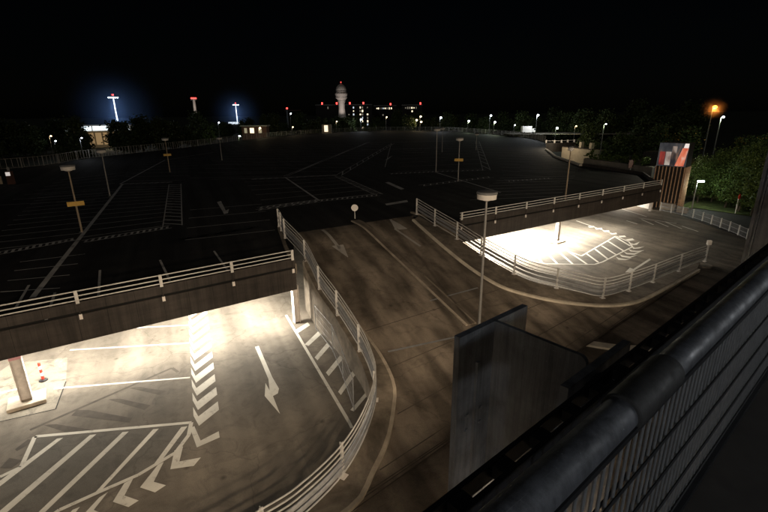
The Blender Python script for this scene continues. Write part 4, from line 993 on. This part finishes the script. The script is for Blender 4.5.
# kiosk with a bright doorway
c = AT(326.5, 128.5, 222); t = thing('gate_kiosk', (c.x, c.y, 0), 'small kiosk with a bright doorway at the far edge of the deck', 'kiosk')
MB().box((c.x, c.y + 1.6, c.z / 2 + .9), (4.4, 3, c.z + 1.8)).build('wall', M['cream'], t); MB().box((c.x - .2, c.y, c.z), (1.7, .12, 2.9)).build('doorway', emit('bright_doorway', (1, .85, .6), 1.3), t)
# white van under a lamp at the far right of the deck
c = AT(528, 129.5, 185); t = thing('parked_van', (c.x, c.y, 0), 'white box van parked below a tall lamp beyond the far right fence', 'van')
zb_ = c.z - 1.5
MB().box((c.x - .6, c.y, zb_ + 1.6), (3.6, 2, 2.3)).build('cargo_box', M['whitep'], t, bevel=.06); MB().box((c.x + 2.0, c.y, zb_ + 1.15), (1.4, 1.9, 1.5)).build('cab', M['whitep'], t, bevel=.2)
MB().box((c.x + 2.35, c.y - .1, zb_ + 1.55), (.75, 1.8, .5)).build('windscreen', M['glassdark'], t)
for dx in (-1.6, 1.7): MB().tube((c.x + dx, c.y - 1.02, zb_ + .35), (c.x + dx, c.y - .8, zb_ + .35), .36, n=14).build('wheel', M['black'], t)
sheet([(c.x - 8, c.y - 4), (c.x + 40, c.y - 14), (c.x + 60, c.y + 14), (c.x - 8, c.y + 8)], zb_, 'far_road', M['patch'])
# lamps scattered along the tree belt: px, py of the lamp, distance, colour, power
spots = [(79.5, 138, 120, 'w', 40, 'white street lamp in front of the lit hall'), (238.5, 136, 200, 'g', 500, 'greenish street lamp at the far fence below the second floodlight mast'),
         (259, 128, 205, 'y', 300, 'warm lamp beside the low house'), (360.5, 119.5, 262, 'w', 900, 'white lamp above bright bushes right of the control tower'),
         (416, 120, 262, 'y', 300, 'left one of three warm lamps right of the airport blocks'), (420, 116.5, 266, 'y', 200, 'upper one of three warm lamps right of the airport blocks'), (420.5, 121.8, 258, 'y', 250, 'lower right one of three warm lamps right of the airport blocks'),
         (440, 117.5, 230, 'w', 350, 'white lamp above the plain-pole lamp post'), (490, 115.5, 215, 'w', 350, 'white lamp in the trees right of the middle yellow sign'), (494, 122, 205, 'g', 350, 'lower greenish lamp in the trees right of the middle yellow sign'),
         (514, 125, 205, 'w', 40, 'faint small lamp left of the white van'), (537, 115, 180, 'w', 900, 'white street lamp over the white van'), (713, 107, 140, 'o', 500, 'bright orange street lamp above the dark trees at upper right'),
         (721, 117, 120, 'g', 250, 'pale green-lit lamp among leaves right of the orange lamp'), (604, 124, 112, 'g', 90, 'hidden greenish lamp in the trees left of the slatted tower'), (49, 136, 150, 'y', 90, 'faint warm lamp far left beside the hall'),
         (54, 141, 175, 'w', 25, 'tiny white light in the trees at far left, left of a pair'), (64, 144, 170, 'w', 25, 'tiny white light in the trees at far left, right of a pair'),
         (146, 125.5, 230, 'w', 60, 'small white light just right of the lit hall stand'), (163, 124.5, 235, 'w', 40, 'small white light below and left of the red-lit mast'),
         (218, 122.5, 230, 'w', 60, 'small white light between the red-lit mast and the second floodlight mast'), (290, 113.5, 255, 'w', 60, 'small pale light beneath the red beacon of the crane'),
         (292, 127, 220, 'y', 120, 'small warm light beside the low dark red house'), (336, 121.5, 250, 'y', 90, 'small warm light just left of the control tower shaft'),
         (386, 117, 262, 'y', 150, 'small warm light in front of the middle airport block'), (468, 121, 225, 'g', 200, 'small greenish light in the trees above the middle yellow sign'),
         (556, 128, 180, 'g', 200, 'small greenish light right of the lamp over the white van'), (575, 126, 180, 'y', 120, 'small warm light in the dark trees above the curved parapet')]
for px, py, dist, kd, pw, lb in spots:
    p = AT(px, py, dist); colr = {'w': (.9, .95, 1), 'y': (1, .75, .42), 'g': (.85, 1, .6), 'o': (1, .5, .12)}[kd]
    s_ = dist / 448
    hd = M['lit_orange'] if kd == 'o' else M['lit_warm'] if kd == 'y' else M['lit_white']
    dv = Vector((p.x, p.y, 0)).normalized(); dv = Vector((dv.y, -dv.x, 0))
    street_lamp(Vector((p.x, p.y, 0)), p.z, lb, hd, pw * 3.2, colr, arm=.4, dirv=dv, hs=(s_ * (3.2 if kd == 'o' else 1.9 if pw > 160 else 1.2), s_ * 1.2, s_ * 1.5), bulb=True)
# lit bushes by the white lamp
for i, (px, lb) in enumerate(((364, 'bright green bush under the white lamp, left one'), (369, 'bright green bush under the white lamp, middle one'), (374, 'bright green bush under the white lamp, right one'))):
    c = AT(px, 127.5, 252); mb = MB(); leaf_cloud(mb, (c.x, c.y, c.z), 1.9, 2.0, 500, .32, rnd=random.Random(i + 40)); mb.tube((c.x, c.y, 0), (c.x, c.y, c.z), .15)
    tag(mb.build('bush', M['leaf']), lb, 'bush', 'lit bushes at the far fence')

# thin mist added for glow round two floodlights and bloom round the orange lamp
for px, yy, dist in ((116, 97, 260), (236.5, 104.5, 380), (713, 107, 140)):
    orange = px == 713
    mm = bpy.data.materials.new('glow_mist'); mm.use_nodes = True; t_ = mm.node_tree
    t_.nodes.remove(t_.nodes['Principled BSDF'])
    pv = t_.nodes.new('ShaderNodeVolumePrincipled'); pv.inputs['Color'].default_value = (1, .6, .35, 1) if orange else (.30, .5, 1, 1); pv.inputs['Anisotropy'].default_value = .2
    t_.links.new(pv.outputs[0], t_.nodes['Material Output'].inputs['Volume'])
    d = ray(px, 113); d.z = 0; d.normalize(); c = d * dist; c.z = AT(px, yy, dist).z - (0 if orange else 7)
    tc = t_.nodes.new('ShaderNodeTexCoord'); sb_ = t_.nodes.new('ShaderNodeVectorMath'); sb_.operation = 'SUBTRACT'; sb_.inputs[1].default_value = c
    ln = t_.nodes.new('ShaderNodeVectorMath'); ln.operation = 'LENGTH'; t_.links.new(tc.outputs['Object'], sb_.inputs[0]); t_.links.new(sb_.outputs[0], ln.inputs[0])
    mr = t_.nodes.new('ShaderNodeMapRange'); mr.inputs['From Min'].default_value = 2; mr.inputs['From Min'].default_value = .3 if orange else 2; mr.inputs['From Max'].default_value = 3.2 if orange else 25; mr.inputs['To Min'].default_value = .05 if orange else .0062; mr.inputs['To Max'].default_value = 0
    mr.interpolation_type = 'SMOOTHERSTEP'; t_.links.new(ln.outputs['Value'], mr.inputs[0]); t_.links.new(mr.outputs[0], pv.inputs['Density'])
    k_ = .17 if orange else 1.3
    o = MB().lathe((c.x, c.y, c.z), [(r_ * k_, z_ * k_) for r_, z_ in ((2, -20), (14, -15), (20, -6), (20, 6), (14, 15), (2, 20))], 24).build('mist', mm); o['kind'] = 'stuff'; o['label'] = 'orange mist added as bloom around the orange street lamp' if orange else 'thin blue mist glowing around a floodlight mast'
